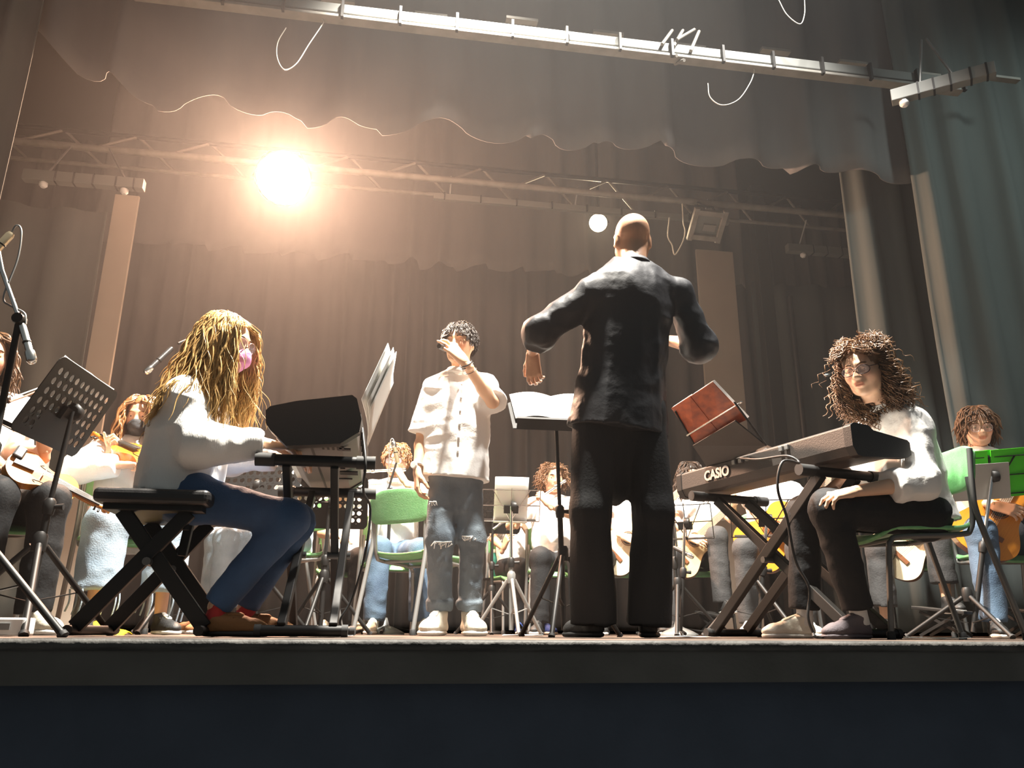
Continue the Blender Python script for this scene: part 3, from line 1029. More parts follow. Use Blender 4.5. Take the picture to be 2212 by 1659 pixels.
music_stand('black perforated music stand framed by the left keyboard stand', (c[0], 4.73), c, Rd, a0=.3, rad=.28, w=.44, h=.31)
c = P(1064, 1105, 6.05)
music_stand('small black perforated music stand half hidden behind the singer', (c[0], 6.05), c, desk_frame((-1, 0, 0), (0, -.35, .9)), a0=.4, w=.44)
c = P(1104, 1092, 4.9)
Rd = desk_frame((-1, .06, 0), (0, -.42, .9))
music_stand('silver wire folding music stand in front of the flute players', (P(1104, 1372, 4.9)[0], 4.9), c, Rd, 'wire', .36, .20, a0=.55, m='steel', hub=.32, rad=.24)
score('cream score page on the silver wire stand', c + Rd[:, 2] * .01 + Rd[:, 1] * .03, Rd, n=1, m='paper')
# conductor's stand
c = P(1200, 893, 3.75)
Rd = desk_frame((1, -.02, 0), (0, .62, .55))
music_stand("tall black music stand in front of the conductor", (P(1219, 1374, 3.75)[0], 3.75), c - Rd[:, 1] * .03, Rd, 'solid', .46, .30, a0=2.2, hub=.36, rad=.27)
score('bright white open score on the conductor stand', c + Rd[:, 1] * .03 + Rd[:, 2] * .012, Rd, w=.215, h=.29, n=2, lines=False)
# guitarists' stands
c = P(1480, 1128, 4.9)
music_stand('black wire music stand just right of the conductor', (P(1470, 1372, 4.9)[0], 4.9), c, desk_frame((-.8, .5, 0), (0, -.35, .9)), 'wire', .34, .22, a0=.1, hub=.3)
c = P(1655, 1120, 4.4)
music_stand('black wire music stand seen through the right keyboard stand', (P(1640, 1372, 4.4)[0], 4.4), c, desk_frame((-.9, .3, 0), (0, -.4, .9)), 'wire', .40, .22, a0=.8, hub=.3)
c = P(2140, 1030, 3.75)
Rd = desk_frame(P(2062, 1085, 3.78) - P(2212, 1075, 3.7), (-.15, -.28, .9))
c = P(2138, 1028, 3.75)
music_stand('black music stand at the right edge carrying a lime green folder', (P(2104, 1375, 3.8)[0], 3.8), c, Rd, 'wire', .42, .20, a0=.4, hub=.2, rad=.3)
t = thing('ring_folder', 'lime green open folder with grey pages on the right edge music stand', 'folder', c, Rd)
for s in (-1, 1):
    Rf = roty(-s * .10)
    MB().box((s * .125, .01, .006), (.235, .255, .004), Rf).build('cover', M['lime'], t)
    MB().box((s * .115, .0, .014), (.20, .225, .006), Rf).build('page_block', M['pagegrey'], t)
MB().box((0, .01, .008), (.03, .255, .004)).build('spine', M['lime'], t)
MB().box((.06, -.025, -.022), (.30, .19, .004)).build('back_sheet', M['pagegrey'], t)

# ---- microphones and their stands
clampP = P(42, 690, 2.75)
b = (clampP[0], 2.75)
mic_stand('black boom microphone stand at the far left edge', b, [A(b[0], b[1], clampP[2]), P(-8, 520, 2.75), P(4, 585, 2.75), P(42, 690, 2.75)], a0=-.35, hub=.30, rad=.36,
          cable=[P(16, 522, 2.75), P(34, 488, 2.75), P(46, 500, 2.75), P(38, 560, 2.75), P(8, 640, 2.75), P(22, 660, 2.75), P(52, 676, 2.75), P(56, 700, 2.75)])
microphone('silver microphone pointing down on the far left boom stand', P(66, 768, 2.75), P(66, 768, 2.75) - P(44, 690, 2.75), .012, .12, 'silver', .0165)
microphone('short condenser microphone at the left picture edge', P(-14, 545, 2.75), P(-14, 545, 2.75) - P(24, 505, 2.75), .014, .09, 'mic_gold', .017)
b = (P(445, 720, 4.5)[0], 4.5)
pm = P(322, 798, 4.2)
mic_stand('dark boom microphone stand behind the blonde girl', b, [P(445, 720, 4.5), P(455, 712, 4.5), P(385, 742, 4.25)], a0=.3, chrome_boom=False)
microphone('black microphone beside the blonde girl, pointing down left', pm, pm - P(382, 742, 4.25), .014, .17, 'black_pl', .018)
b = (P(829, 1368, 5.2)[0], 5.2)
pm = P(851, 962, 5.2)
mic_stand('black microphone stand with round weighted base in front of the young flautist', b, [A(b[0], b[1], P(838, 1060, 5.2)[2]), P(838, 1060, 5.2), P(856, 1000, 5.2)], a0=.45, round_base=True, chrome_boom=False, rad=.22,
          cable=[P(857, 985, 5.2), P(850, 950, 5.2), P(842, 960, 5.2), P(838, 1040, 5.2), P(820, 1150, 5.2), P(800, 1260, 5.18)])
microphone('brass-coloured microphone over the young flautist', pm, pm - P(860, 1002, 5.2), .014, .12, 'mic_gold', .017)
b = (P(1466, 1366, 5.2)[0], 5.2)
mic_stand('black microphone stand with round weighted base right of the conductor', b, [A(b[0], b[1], P(1452, 1092, 5.2)[2]), P(1452, 1092, 5.2), P(1462, 1180, 5.15)], a0=.3, round_base=True, chrome_boom=False)
pm = P(1490, 1200, 5.1)
microphone('dark microphone aimed at the guitar right of the conductor', pm, pm - P(1455, 1182, 5.15), .014, .12, 'dark_pl', .016)
pm = P(1787, 810, 5.3)
mic_stand('thin dark microphone stand behind the curly-haired girl', (P(1885, 1372, 5.4)[0], 5.4), [A(P(1885, 1372, 5.4)[0], 5.4, 1.6), P(1850, 805, 5.35), P(1800, 808, 5.3)], a0=.2, chrome_boom=False)
microphone('small silver-tipped microphone at the face of the curly-haired girl', pm, pm - P(1815, 803, 5.32), .010, .09, 'black_pl', .015)

# ---- things lying on the floor
t = thing('floor_bag', 'small yellow plastic bag on the floor by the frayed jeans', 'bag', P(205, 1368, 3.8) * A(1, 1, 0))
mb = MB().sheet(lambda u, v: ((u - .5) * .26, (v - .5) * .16, .004 + .045 * math.sin(math.pi * u) * math.sin(math.pi * v) + .008 * math.sin(11 * u + 5 * v)), 12, 8)
mb.build('film', M['yellow'], t, solid=.004)
t = thing('power_strip', 'small white box on the floor at the left edge', 'box', (P(14, 1370, 2.9)[0], 2.9, 0))
MB().box((0, 0, .03), (.13, .09, .055)).build('body', M['white'], t, bevel=.006)
MB().box((0, -.047, .03), (.05, .006, .02)).build('socket', M['steel'], t)
for (u, Y, w_, rz_, lab) in ((715, 3.2, .12, .2, 'white paper on the floor under the left keyboard'), (1470, 3.4, .22, .1, 'white paper on the floor by the conductor'), (1130, 4.4, .21, -.2, 'white paper on the floor beneath the flute players'), (2000, 3.3, .2, .4, 'grey flat sheet on the floor under the right chair')):
    p = P(u, 1372, Y)
    o = MB(rotz(rz_), (p[0], p[1], 0)).sheet(lambda u_, v_: ((u_ - .5) * w_, (v_ - .5) * .28, .003 + .004 * math.sin(5 * u_ + 2 * v_) ** 2), 6, 6).build('loose_paper', M['paper'], solid=.002)
    tag(o, lab, 'paper')
t = thing('water_bottle', 'small teal bottle standing behind the flute players', 'bottle', (P(1065, 1372, 6.9)[0], 6.9, 0))
MB().lathe([(.03, 0), (.034, .01), (.034, .15), (.03, .17), (.014, .20), (.014, .215)], 16, None, (0, 0, .45)).build('bottle_body', M['gum'], t)
MB().lathe([(.016, .215), (.016, .24), (.012, .243)], 12, None, (0, 0, .45)).build('cap', M['white'], t)
MB().lathe([(.16, 0), (.16, .02), (.02, .03), (.02, .43), (.12, .435), (.12, .45)], 16).build('pedestal', M['black'], t)
# ------------------------------------------------------------------ bodies: distance fields meshed with surface nets
_LAT = np.random.default_rng(11).random((32, 32, 32)).astype(np.float32) * 2 - 1


def vnoise(p):
    i = np.floor(p).astype(np.int64)
    f = (p - i).astype(np.float32)
    f = f * f * (3 - 2 * f)
    i &= 31
    j = (i + 1) & 31
    x0, y0, z0, x1, y1, z1 = i[:, 0], i[:, 1], i[:, 2], j[:, 0], j[:, 1], j[:, 2]
    fx, fy, fz = f[:, 0], f[:, 1], f[:, 2]
    L = _LAT
    a = L[x0, y0, z0] * (1 - fx) + L[x1, y0, z0] * fx
    b = L[x0, y1, z0] * (1 - fx) + L[x1, y1, z0] * fx
    c = L[x0, y0, z1] * (1 - fx) + L[x1, y0, z1] * fx
    d = L[x0, y1, z1] * (1 - fx) + L[x1, y1, z1] * fx
    return (a * (1 - fy) + b * fy) * (1 - fz) + (c * (1 - fy) + d * fy) * fz


class SDF:
    def __init__(s):
        s.ops = []

    def cone(s, a, b, r1, r2, k=.02, n=None, fl=1., flat=(0, 0), sub=False):
        a, b = np.asarray(a, float), np.asarray(b, float)
        m = max(r1, r2)
        lo, hi = np.minimum(a, b) - m, np.maximum(a, b) + m
        s.ops.append(('c', a, b, r1, r2, k, None if n is None else nrm(n), fl, flat, lo, hi, sub))
        return s

    def ell(s, c, rad, k=.02, R=None, sub=False):
        c, rad = np.asarray(c, float), np.asarray(rad, float)
        m = rad.max()
        s.ops.append(('e', c, rad, np.eye(3) if R is None else np.asarray(R, float), k, c - m, c + m, sub))
        return s

    def box(s, c, half, rr, k=.01, R=None, sub=False):
        c, half = np.asarray(c, float), np.asarray(half, float)
        m = np.linalg.norm(half) + rr
        s.ops.append(('b', c, half, rr, np.eye(3) if R is None else np.asarray(R, float), k, c - m, c + m, sub))
        return s

    def cut(s, p, n, k=.004):
        """Keep what lies behind the plane through p with normal n."""
        s.ops.append(('p', np.asarray(p, float), nrm(n), k))
        return s

    def mesh(s, h, wr=(), lo=None, hi=None):
        los = [o[-3] for o in s.ops if o[0] != 'p' and not o[-1]]
        his = [o[-2] for o in s.ops if o[0] != 'p' and not o[-1]]
        org = (np.min(los, 0) - 3 * h) if lo is None else np.asarray(lo, float)
        end = (np.max(his, 0) + 3 * h) if hi is None else np.asarray(hi, float)
        N = np.ceil((end - org) / h).astype(int) + 1
        ax = [(org[i] + h * np.arange(N[i])).astype(np.float32) for i in range(3)]
        D = np.full(N, 1., np.float32)
        for o in s.ops:
            if o[0] == 'p':
                p, n, k = o[1:]
                d = ((ax[0] - p[0]) * n[0])[:, None, None] + ((ax[1] - p[1]) * n[1])[None, :, None] + ((ax[2] - p[2]) * n[2])[None, None, :]
                D = np.maximum(D, d.astype(np.float32))
                continue
            k = o[5] if o[0] in 'cb' else o[4]
            l, u = o[-3] - k - 2.5 * h, o[-2] + k + 2.5 * h
            i0 = np.clip(np.floor((l - org) / h).astype(int), 0, N)
            i1 = np.clip(np.ceil((u - org) / h).astype(int) + 1, 0, N)
            if (i1 <= i0).any():
                continue
            sl = tuple(slice(i0[q], i1[q]) for q in range(3))
            X = ax[0][sl[0]][:, None, None]
            Y = ax[1][sl[1]][None, :, None]
            Z = ax[2][sl[2]][None, None, :]
            if o[0] == 'c':
                _, a, b, r1, r2, k, n, fl, flat = o[:9]
                ab = b - a
                L2 = ab @ ab + 1e-9
                px, py, pz = X - a[0], Y - a[1], Z - a[2]
                t = (px * ab[0] + py * ab[1] + pz * ab[2]) / L2
                tc = np.clip(t, 0 if not flat[0] else -9, 1 if not flat[1] else 9)
                qx, qy, qz = px - tc * ab[0], py - tc * ab[1], pz - tc * ab[2]
                if n is not None:
                    w = (qx * n[0] + qy * n[1] + qz * n[2]) * (1 / fl - 1)
                    qx, qy, qz = qx + n[0] * w, qy + n[1] * w, qz + n[2] * w
                d = np.sqrt(qx * qx + qy * qy + qz * qz) - (r1 + (r2 - r1) * np.clip(t, 0, 1))
                Ln = math.sqrt(L2)
                if flat[0]:
                    d = np.maximum(d, -t * Ln)
                if flat[1]:
                    d = np.maximum(d, (t - 1) * Ln)
            elif o[0] == 'e':
                _, c, rad, R, k = o[:5]
                px, py, pz = X - c[0], Y - c[1], Z - c[2]
                e = [(px * R[0, q] + py * R[1, q] + pz * R[2, q]) for q in range(3)]
                k0 = np.sqrt(sum((e[q] / rad[q]) ** 2 for q in range(3)))
                k1 = np.sqrt(sum((e[q] / rad[q] ** 2) ** 2 for q in range(3))) + 1e-6
                d = k0 * (k0 - 1) / k1
            else:
                _, c, half, rr, R, k = o[:6]
                px, py, pz = X - c[0], Y - c[1], Z - c[2]
                e = [np.abs(px * R[0, q] + py * R[1, q] + pz * R[2, q]) - half[q] for q in range(3)]
                d = np.sqrt(sum(np.maximum(q, 0) ** 2 for q in e)) + np.minimum(np.maximum(np.maximum(e[0], e[1]), e[2]), 0) - rr
            B = D[sl]
            if o[-1]:
                d = -d
                hh = np.clip(.5 - .5 * (B - d) / k, 0, 1)
                D[sl] = B + (d - B) * hh + k * hh * (1 - hh)
            else:
                hh = np.clip(.5 + .5 * (B - d) / k, 0, 1)
                D[sl] = B + (d - B) * hh - k * hh * (1 - hh)
        if len(wr):
            am = sum(w[1] for w in wr)
            idx = np.argwhere(np.abs(D) < am + 2 * h)
            pts = org + idx * h
            dd = np.zeros(len(idx), np.float32)
            for (fr, amp, ridge, seed) in wr:
                nz = vnoise(pts * np.asarray(fr) + seed)
                dd += amp * ((1 - 2 * np.abs(nz)) * 1.0 if ridge else nz)
            D[idx[:, 0], idx[:, 1], idx[:, 2]] -= dd
        return nets(D, org, h)


def nets(D, org, h):
    S = D < 0
    c = np.zeros(tuple(n - 1 for n in D.shape), np.int8)
    for i in (0, 1):
        for j in (0, 1):
            for k in (0, 1):
                c += S[i:D.shape[0] - 1 + i, j:D.shape[1] - 1 + j, k:D.shape[2] - 1 + k]
    act = (c > 0) & (c < 8)
    ijk = np.argwhere(act)
    idx = np.full(c.shape, -1, np.int32)
    idx[act] = np.arange(len(ijk))
    acc = np.zeros((len(ijk), 3), np.float32)
    cnt = np.zeros(len(ijk), np.float32)
    cor = {}
    for i in (0, 1):
        for j in (0, 1):
            for k in (0, 1):
                cor[i, j, k] = D[ijk[:, 0] + i, ijk[:, 1] + j, ijk[:, 2] + k]
    for a in cor:
        for q in range(3):
            if a[q] == 0:
                b = list(a)
                b[q] = 1
                v0, v1 = cor[a], cor[tuple(b)]
                m = (v0 < 0) != (v1 < 0)
                t = np.where(m, v0 / np.where(m, v0 - v1, 1), 0)
                for w in range(3):
                    acc[:, w] += np.where(m, a[w] + (t if w == q else 0), 0)
                cnt += m
    V = org + h * (ijk + acc / np.maximum(cnt, 1)[:, None])
    Fs = []
    for q in range(3):
        u, w = (q + 1) % 3, (q + 2) % 3
        s0 = [slice(None)] * 3
        s1 = [slice(None)] * 3
        s0[q], s1[q] = slice(0, -1), slice(1, None)
        for e in (u, w):
            s0[e] = slice(1, -1)
            s1[e] = slice(1, -1)
        A0, A1 = S[tuple(s0)], S[tuple(s1)]
        ch = np.argwhere(A0 != A1)
        if not len(ch):
            continue
        inside = A0[ch[:, 0], ch[:, 1], ch[:, 2]]
        base = ch.copy()
        base[:, u] += 1
        base[:, w] += 1

        def cell(du, dw):
            p = base.copy()
            p[:, u] += du
            p[:, w] += dw
            return idx[p[:, 0], p[:, 1], p[:, 2]]
        qd = np.stack([cell(-1, -1), cell(0, -1), cell(0, 0), cell(-1, 0)], 1)
        qd[~inside] = qd[~inside][:, ::-1]
        Fs.append(qd)
    Fq = np.concatenate(Fs) if Fs else np.zeros((0, 4), np.int32)
    return V, Fq[(Fq >= 0).all(1)]


def join(parts):
    V, Fc, n = [], [], 0
    for v, f in parts:
        V.append(v)
        Fc.append(f + n)
        n += len(v)
    return np.concatenate(V), np.concatenate(Fc)


# ------------------------------------------------------------------ heads, hands, shoes
_HC = {}


def head_mesh(h=.0042, jaw=1.0, nose=1.0):
    """Head in its own frame: x right, y to the face, z up, chin to crown about .225."""
    key = ('head', h, jaw, nose)
    if key in _HC:
        return _HC[key]
    s = SDF()
    s.ell((0, -.012, .036), (.074, .093, .080), .02)
    s.ell((0, .028, -.012), (.060, .062, .085), .035)
    s.ell((0, .034, -.066), (.047 * jaw, .046, .042), .03)
    s.ell((0, .066, -.095), (.020 * jaw, .017, .016), .025)
    for e in (-1, 1):
        s.ell((e * .040, .058, -.024), (.024, .026, .026), .03)
        s.cone((e * .055, .0, -.03), (e * .036, .04, -.085), .014, .012, .03)
        s.ell((e * .014, .079, .024), (.024, .013, .008), .018)
        s.ell((e * .031, .099, .006), (.0165, .016, .0105), .012, sub=True)
        s.ell((e * .031, .0775, .0065), (.0145, .0125, .0118), .004)
        s.ell((e * .074, -.008, -.004), (.009, .022, .033), .008, R=rotz(-e * .35))
        s.ell((e * .080, .002, -.002), (.006, .011, .018), .004, sub=True)
        s.ell((e * .0115 * nose, .096, -.031), (.0085, .010, .008), .008)
    s.cone((0, .086, .012), (0, .108 * (.5 + .5 * nose), -.026), .0075, .0115, .014)
    s.ell((0, .086, -.053), (.026, .016, .018), .015)
    s.cone((-.015, .0955, -.0545), (.015, .0955, -.0545), .0055, .0055, .006)
    s.cone((-.012, .0945, -.0655), (.012, .0945, -.0655), .0068, .0068, .006)
    s.box((0, .112, -.0598), (.020, .012, .0001), .0006, .004, sub=True)
    s.cone((0, -.015, -.05), (0, -.03, -.16), .050, .052, .03)
    V, Fc = s.mesh(h)
    keep = V[:, 2] > -.15
    Fc = Fc[keep[Fc].all(1)]
    _HC[key] = (V, Fc)
    return V, Fc


def hand_mesh(pose, h=.0036):
    """Right hand in its own frame: wrist at 0, y to the fingers, z out of the back of the hand, thumb on -x side."""
    key = ('hand', pose, h)
    if key in _HC:
        return _HC[key]
    P_ = {  # per finger index..little: curl angles in degrees (3 joints), spread; thumb direction
        'relax': ([(18, 30, 20), (24, 34, 22), (28, 36, 24), (30, 38, 26)], 3, (-.55, .75, -.35)),
        'flat': ([(6, 10, 6)] * 4, 4, (-.75, .6, -.2)),
        'keys': ([(22, 28, 18), (24, 30, 20), (24, 30, 20), (22, 28, 18)], 5, (-.75, .6, -.3)),
        'grip': ([(62, 80, 40), (66, 84, 44), (68, 84, 44), (66, 82, 42)], 0, (-.35, .75, -.75)),
        'fist': ([(78, 92, 55)] * 4, 0, (-.25, .7, -.8)),
        'point': ([(30, 55, 30), (55, 75, 40), (65, 80, 45), (66, 80, 45)], 2, (-.45, .8, -.55)),
        'okay': ([(52, 55, 30), (14, 30, 20), (6, 16, 12), (2, 10, 8)], 11, (-.55, .75, -.75)),
    }
    curl, spread, th = P_[pose]
    s = SDF()
    s.cone((0, -.045, 0), (0, .008, 0), .025, .024, .02, n=(0, 0, 1), fl=.78)
    xs = (-.029, -.0095, .0105, .029)
    yk = (.088, .092, .088, .079)
    Ls = (.074, .082, .076, .060)
    for i in range(4):
        kn = A(xs[i], yk[i], .002)
        s.cone((xs[i] * .55, .0, -.002), kn, .0145, .0105, .014)
        a0 = math.radians((1.5 - i) * spread)
        d0 = A(-math.sin(a0), math.cos(a0), 0)
        p, ang = kn, 0
        r = .0092 - .0006 * (i == 3)
        for j, fr in enumerate((.44, .31, .25)):
            ang += math.radians(curl[i][j])
            d = d0 * math.cos(ang) + A(0, 0, -1) * math.sin(ang)
            e = p + d * Ls[i] * fr
            s.cone(p, e, r, r - .0009, .0035)
            p, r = e, r - .0009
    b = A(-.022, .022, -.006)
    d = nrm(th)
    p = b
    for j, (L, r) in enumerate(((.040, .0135), (.032, .0108), (.026, .0095))):
        dd = nrm(d + A(.16, .08, -.05) * j)
        e = p + dd * L
        s.cone(p, e, r, r - .0012, .010 if j == 0 else .004)
        p = e
    s.ell((-.016, .035, -.010), (.016, .026, .012), .012)
    V, Fc = s.mesh(h)
    _HC[key] = (V, Fc)
    return V, Fc


def place_hand(pose, wrist, d, back, side, sc=1.0, h=.0036):
    """d: towards the fingers, back: out of the back of the hand, side 'R' or 'L'."""
    V, Fc = hand_mesh(pose, h)
    V = V.copy()
    if side == 'L':
        V[:, 0] *= -1
        Fc = Fc[:, ::-1]
    y = nrm(d)
    z = nrm(np.asarray(back, float) - y * np.dot(back, y))
    x = np.cross(y, z)
    return V * sc @ np.stack([x, y, z], 1).T + np.asarray(wrist, float), Fc


def shoe_parts(h=.006, style='sneaker'):
    """Shoe in its own frame: heel at y=0, toe to +y, sole on z=0, length .27."""
    key = ('shoe', style, h)
    if key in _HC:
        return _HC[key]
    so = SDF()
    so.cone((0, .035, .013), (.004, .225, .013), .033, .040, .01, n=(0, 0, 1), fl=.42)
    so.ell((.002, .20, .013), (.044, .062, .017), .01)
    so.cut((0, 0, .002), (0, 0, -1))
    up = SDF()
    hi = .10 if style != 'low' else .075
    up.cone((0, .04, .035), (.002, .20, .035), .032, .036, .02)
    up.ell((.002, .215, .032), (.037, .052, .028), .02)
    up.cone((0, .045, .04), (0, .055, hi), .033, .036, .02, flat=(0, 1))
    up.cone((0, .06, hi - .01), (.0, .16, .055), .030, .026, .02)
    up.cut((0, 0, .02), (0, 0, -1))
    tg = SDF()
    tg.cone((0, .075, hi + .012), (0, .15, .085), .014, .018, .01, n=nrm((0, .5, 1)), fl=.4)
    for i in range(4):
        y = .105 + i * .02
        tg.cone((-.026, y, .089 - i * .011 - .006), (.026, y + .004, .089 - i * .011 - .006), .0038, .0038, .003)
    r = (so.mesh(h), up.mesh(h, wr=(((30, 30, 30), .0012, False, 3),)), tg.mesh(h * .8))
    _HC[key] = r
    return r


def ik(sh, wr, L1, L2, pole):
    sh, wr = np.asarray(sh, float), np.asarray(wr, float)
    d = wr - sh
    L = np.linalg.norm(d)
    if L > (L1 + L2) * .995:
        wr = sh + d / L * (L1 + L2) * .995
        d = wr - sh
        L = np.linalg.norm(d)
    a = (L1 * L1 - L2 * L2 + L * L) / (2 * L)
    hh = math.sqrt(max(L1 * L1 - a * a, 1e-6))
    n = d / L
    p = nrm(np.asarray(pole, float) - n * np.dot(pole, n))
    return sh + n * a + p * hh, wr


# ------------------------------------------------------------------ hair
def grow_hair(c, R, sc, count, length, wave=.006, wl=.06, rad=.007, seed=0, back=.2, spread=1.08, avoid=(), curl=False, part=0., fringe=False, jitter=.15, lift=.01, keep_face=True, fall=.3, root=.12, drift=(0, 0, 0), rootf=None, openf=0., sides=4):
    """Locks rooted on the scalp that fall round the head and lie on 'avoid' capsules (a, b, r)."""
    rg = np.random.default_rng(seed)
    cc, er = A(0, -.012, .036), A(.076, .095, .082)
    u = rg.normal(size=(count * 14, 3))
    u /= np.linalg.norm(u, axis=1)[:, None]
    p = cc + u * er
    ok = ~((u[:, 2] < -.35) & (u[:, 1] > -.2)) & ~((p[:, 2] < -.03) & (p[:, 1] > -.03))
    if keep_face:
        ok &= ~((p[:, 1] > .048 + .02 * (p[:, 2] < .06)) & (p[:, 2] < (.07 if fringe else .088)))
        ok &= ~((p[:, 1] > .018) & (p[:, 2] < .035))
    if rootf is not None:
        ok &= np.array([bool(rootf(q)) for q in p])
    u, p = u[ok][:count], p[ok][:count]
    m = len(p)
    n = int(min(44, max(6, length / .013)))
    st = (length * rg.uniform(.78, 1.08, m) / n)[:, None]
    nl = u / er
    nl /= np.linalg.norm(nl, axis=1)[:, None]
    side = np.where(p[:, 0] > part, 1., -1.)
    gl = np.tile(R.T @ A(0, 0, -1), (m, 1))
    gl[:, 0] += side * .35
    gl[:, 1] += -back + (np.where(p[:, 1] > -.01, .9, 0) if fringe else 0)
    tg = gl - nl * (gl * nl).sum(1)[:, None]
    tg /= np.linalg.norm(tg, axis=1)[:, None]
    d = tg + nl * root
    d = (d / np.linalg.norm(d, axis=1)[:, None]) @ R.T
    q = c + (p * sc) @ R.T
    ph, ph2 = rg.uniform(0, 6.3, (m, 1)), rg.uniform(0, 6.3, (m, 1))
    jit = rg.normal(size=(m, 3)) * jitter * A(1, 1, .3)
    w0 = wave * rg.uniform(.6, 1.4, (m, 1))
    rnd = rg.random((m, 1))
    nw = nl @ R.T
    out = np.zeros((m, n, 3))
    E = er * (spread + .02)
    fc, fr = A(0, .03, -.03), A(.068, .075, .085)
    for k in range(n):
        g = A(0, 0, -1) + jit + np.asarray(drift) * np.minimum(1, k * st / .12)
        d = d + g * fall
        d /= np.linalg.norm(d, axis=1)[:, None]
        q = q + d * st
        loc = (q - c) @ R / sc
        e = (loc - cc) / E
        ln = np.linalg.norm(e, axis=1)[:, None]
        loc = np.where(ln < 1, cc + e / np.maximum(ln, 1e-6) * E, loc)
        fe = loc - fc
        fl_ = np.linalg.norm(fe / fr, axis=1)[:, None]
        loc = np.where(fl_ < 1.02, fc + fe / np.maximum(fl_, 1e-6) * 1.02, loc)
        if keep_face:
            bad = (loc[:, 1] > .025) & (loc[:, 2] < (.03 if fringe else .072)) & (np.abs(loc[:, 0]) < .064) & (loc[:, 2] > -.16)
            loc[:, 0] = np.where(bad, np.where(loc[:, 0] >= 0, 1, -1) * (.064 + .006 * rnd[:, 0]), loc[:, 0])
        if openf:
            bad = (loc[:, 1] > openf) & (loc[:, 2] > -.14) & (loc[:, 2] < .05) & (np.abs(loc[:, 0]) < .10)
            loc[:, 1] = np.where(bad, openf - .004 * rnd[:, 0], loc[:, 1])
        q = c + (loc * sc) @ R.T
        for (a, b, r) in avoid:
            ab = b - a
            t = np.clip((q - a) @ ab / (ab @ ab), 0, 1)[:, None]
            v = q - (a + ab * t)
            dv = np.linalg.norm(v, axis=1)[:, None]
            q = np.where(dv < r, a + ab * t + v / np.maximum(dv, 1e-6) * r, q)
        f = min(1, k / 4)
        x1 = np.cross(d, A(.2, .9, .3))
        x1 /= np.linalg.norm(x1, axis=1)[:, None] + 1e-9
        x2 = np.cross(d, x1)
        an = 2 * math.pi * k * st / wl + ph
        o = x1 * np.sin(an) * w0 * f + x2 * (np.cos(an) if curl else np.sin(an * .6 + ph2) * .6) * w0 * f
        out[:, k] = q + o + nw * lift * f
    r0 = rad * rg.uniform(.6, 1.25, m)
    tt = np.linspace(0, 1, n)
    prof = (1 - .75 * tt ** 2.2) * np.minimum(1, .5 + tt * 4)
    T = np.gradient(out, axis=1)
    T /= np.linalg.norm(T, axis=2)[:, :, None] + 1e-9
    x = np.cross(T, A(.3, .9, .2))
    x /= np.linalg.norm(x, axis=2)[:, :, None] + 1e-9
    y = np.cross(T, x)
    an = np.arange(sides) * 2 * math.pi / sides
    rr = (r0[:, None] * prof[None, :])[:, :, None, None]
    V = (out[:, :, None, :] + rr * (np.cos(an)[None, None, :, None] * x[:, :, None, :] + np.sin(an)[None, None, :, None] * y[:, :, None, :])).reshape(-1, 3)
    li = (np.arange(m) * n * sides)[:, None, None]
    i = (np.arange(n - 1) * sides)[None, :, None]
    k = np.arange(sides)[None, None, :]
    k2 = (k + 1) % sides
    Fq = np.stack([li + i + k, li + i + k2, li + i + sides + k2, li + i + sides + k], -1).reshape(-1, 4)
    return V, Fq


def cap_mesh(c, R, sc, grow=.006, h=.007, front=.052, low=-.02, wr=.003, fade=0., nape=-.06):
    """Close-cropped hair mass: the scalp grown a little, without the face."""
    s = SDF()
    g = grow
    s.ell((0, -.014, .038), (.074 + g, .093 + g, .080 + g), .01)
    s.ell((0, -.05, -.01), (.062 + g, .052 + g, .06 + g), .03)
    s.box((0, .11, -.04), (.2, .055, .095), .01, .01, R=rotx(-.18), sub=True)
    s.box((0, .06, -.09), (.2, .075, .055), .02, .015, sub=True)
    s.cut((0, 0, nape), (0, -.3, -1))
    V, Fc = s.mesh(h, wr=(((60, 60, 25), wr, True, 5), ((110, 110, 60), wr * .5, False, 9)))
    return V * sc @ R.T + c, Fc


# ------------------------------------------------------------------ people
SKIN = {}


def skin_mat(key, col):
    if key not in SKIN:
        SKIN[key] = mat('skin_' + key, col, .48, attr=True, bump=(240, .06), sub=.12)
    return SKIN[key]


M['shirt'] = mat('white_cotton', (.84, .83, .80), .85, bump=(90, .12), crease=(5, .55, (1, 1, 1.7)), sheen=.2)
M['sweater'] = mat('white_gauze', (.86, .85, .82), .9, bump=(60, .25, (6, 6, .6)), crease=(4, .4), sheen=.2)
M['black_shirt'] = mat('black_satin_cotton', (.020, .021, .025), .55, bump=(60, .10), crease=(3, .4, (1, 1, .5)), spec=.3)
M['black_cloth'] = mat('black_trousers', (.0095, .0105, .012), .75, bump=(90, .15), crease=(4, .4, (1, 1, .5)), spec=.3)
M['charcoal'] = mat('charcoal_trousers', (.035, .035, .036), .8, bump=(90, .2))
M['jeans_dark'] = mat('dark_denim', (.028, .07, .16), .8, bump=(160, .2), crease=(6, .35), var=(9, (.038, .092, .20)))
M['jeans_mid'] = mat('mid_denim', (.055, .095, .155), .8, bump=(160, .2), crease=(6, .35), var=(9, (.085, .14, .21)))
M['jeans_light'] = mat('light_denim', (.30, .40, .50), .85, bump=(160, .2), crease=(6, .4), var=(9, (.42, .53, .63)))
M['jeans_grey'] = mat('washed_denim', (.13, .17, .21), .85, bump=(140, .2), crease=(7, .7), var=(6, (.21, .26, .30)))
M['blonde'] = mat('blonde_hair', (.66, .43, .17), .36, var=(30, (.48, .28, .09), (1, 1, .2)), spec=.6)
M['ginger'] = mat('ginger_hair', (.30, .13, .04), .4, var=(30, (.20, .085, .025), (1, 1, .2)), spec=.6)
M['brown_curl'] = mat('brown_curls', (.17, .085, .035), .42, var=(25, (.10, .05, .02)), spec=.6)
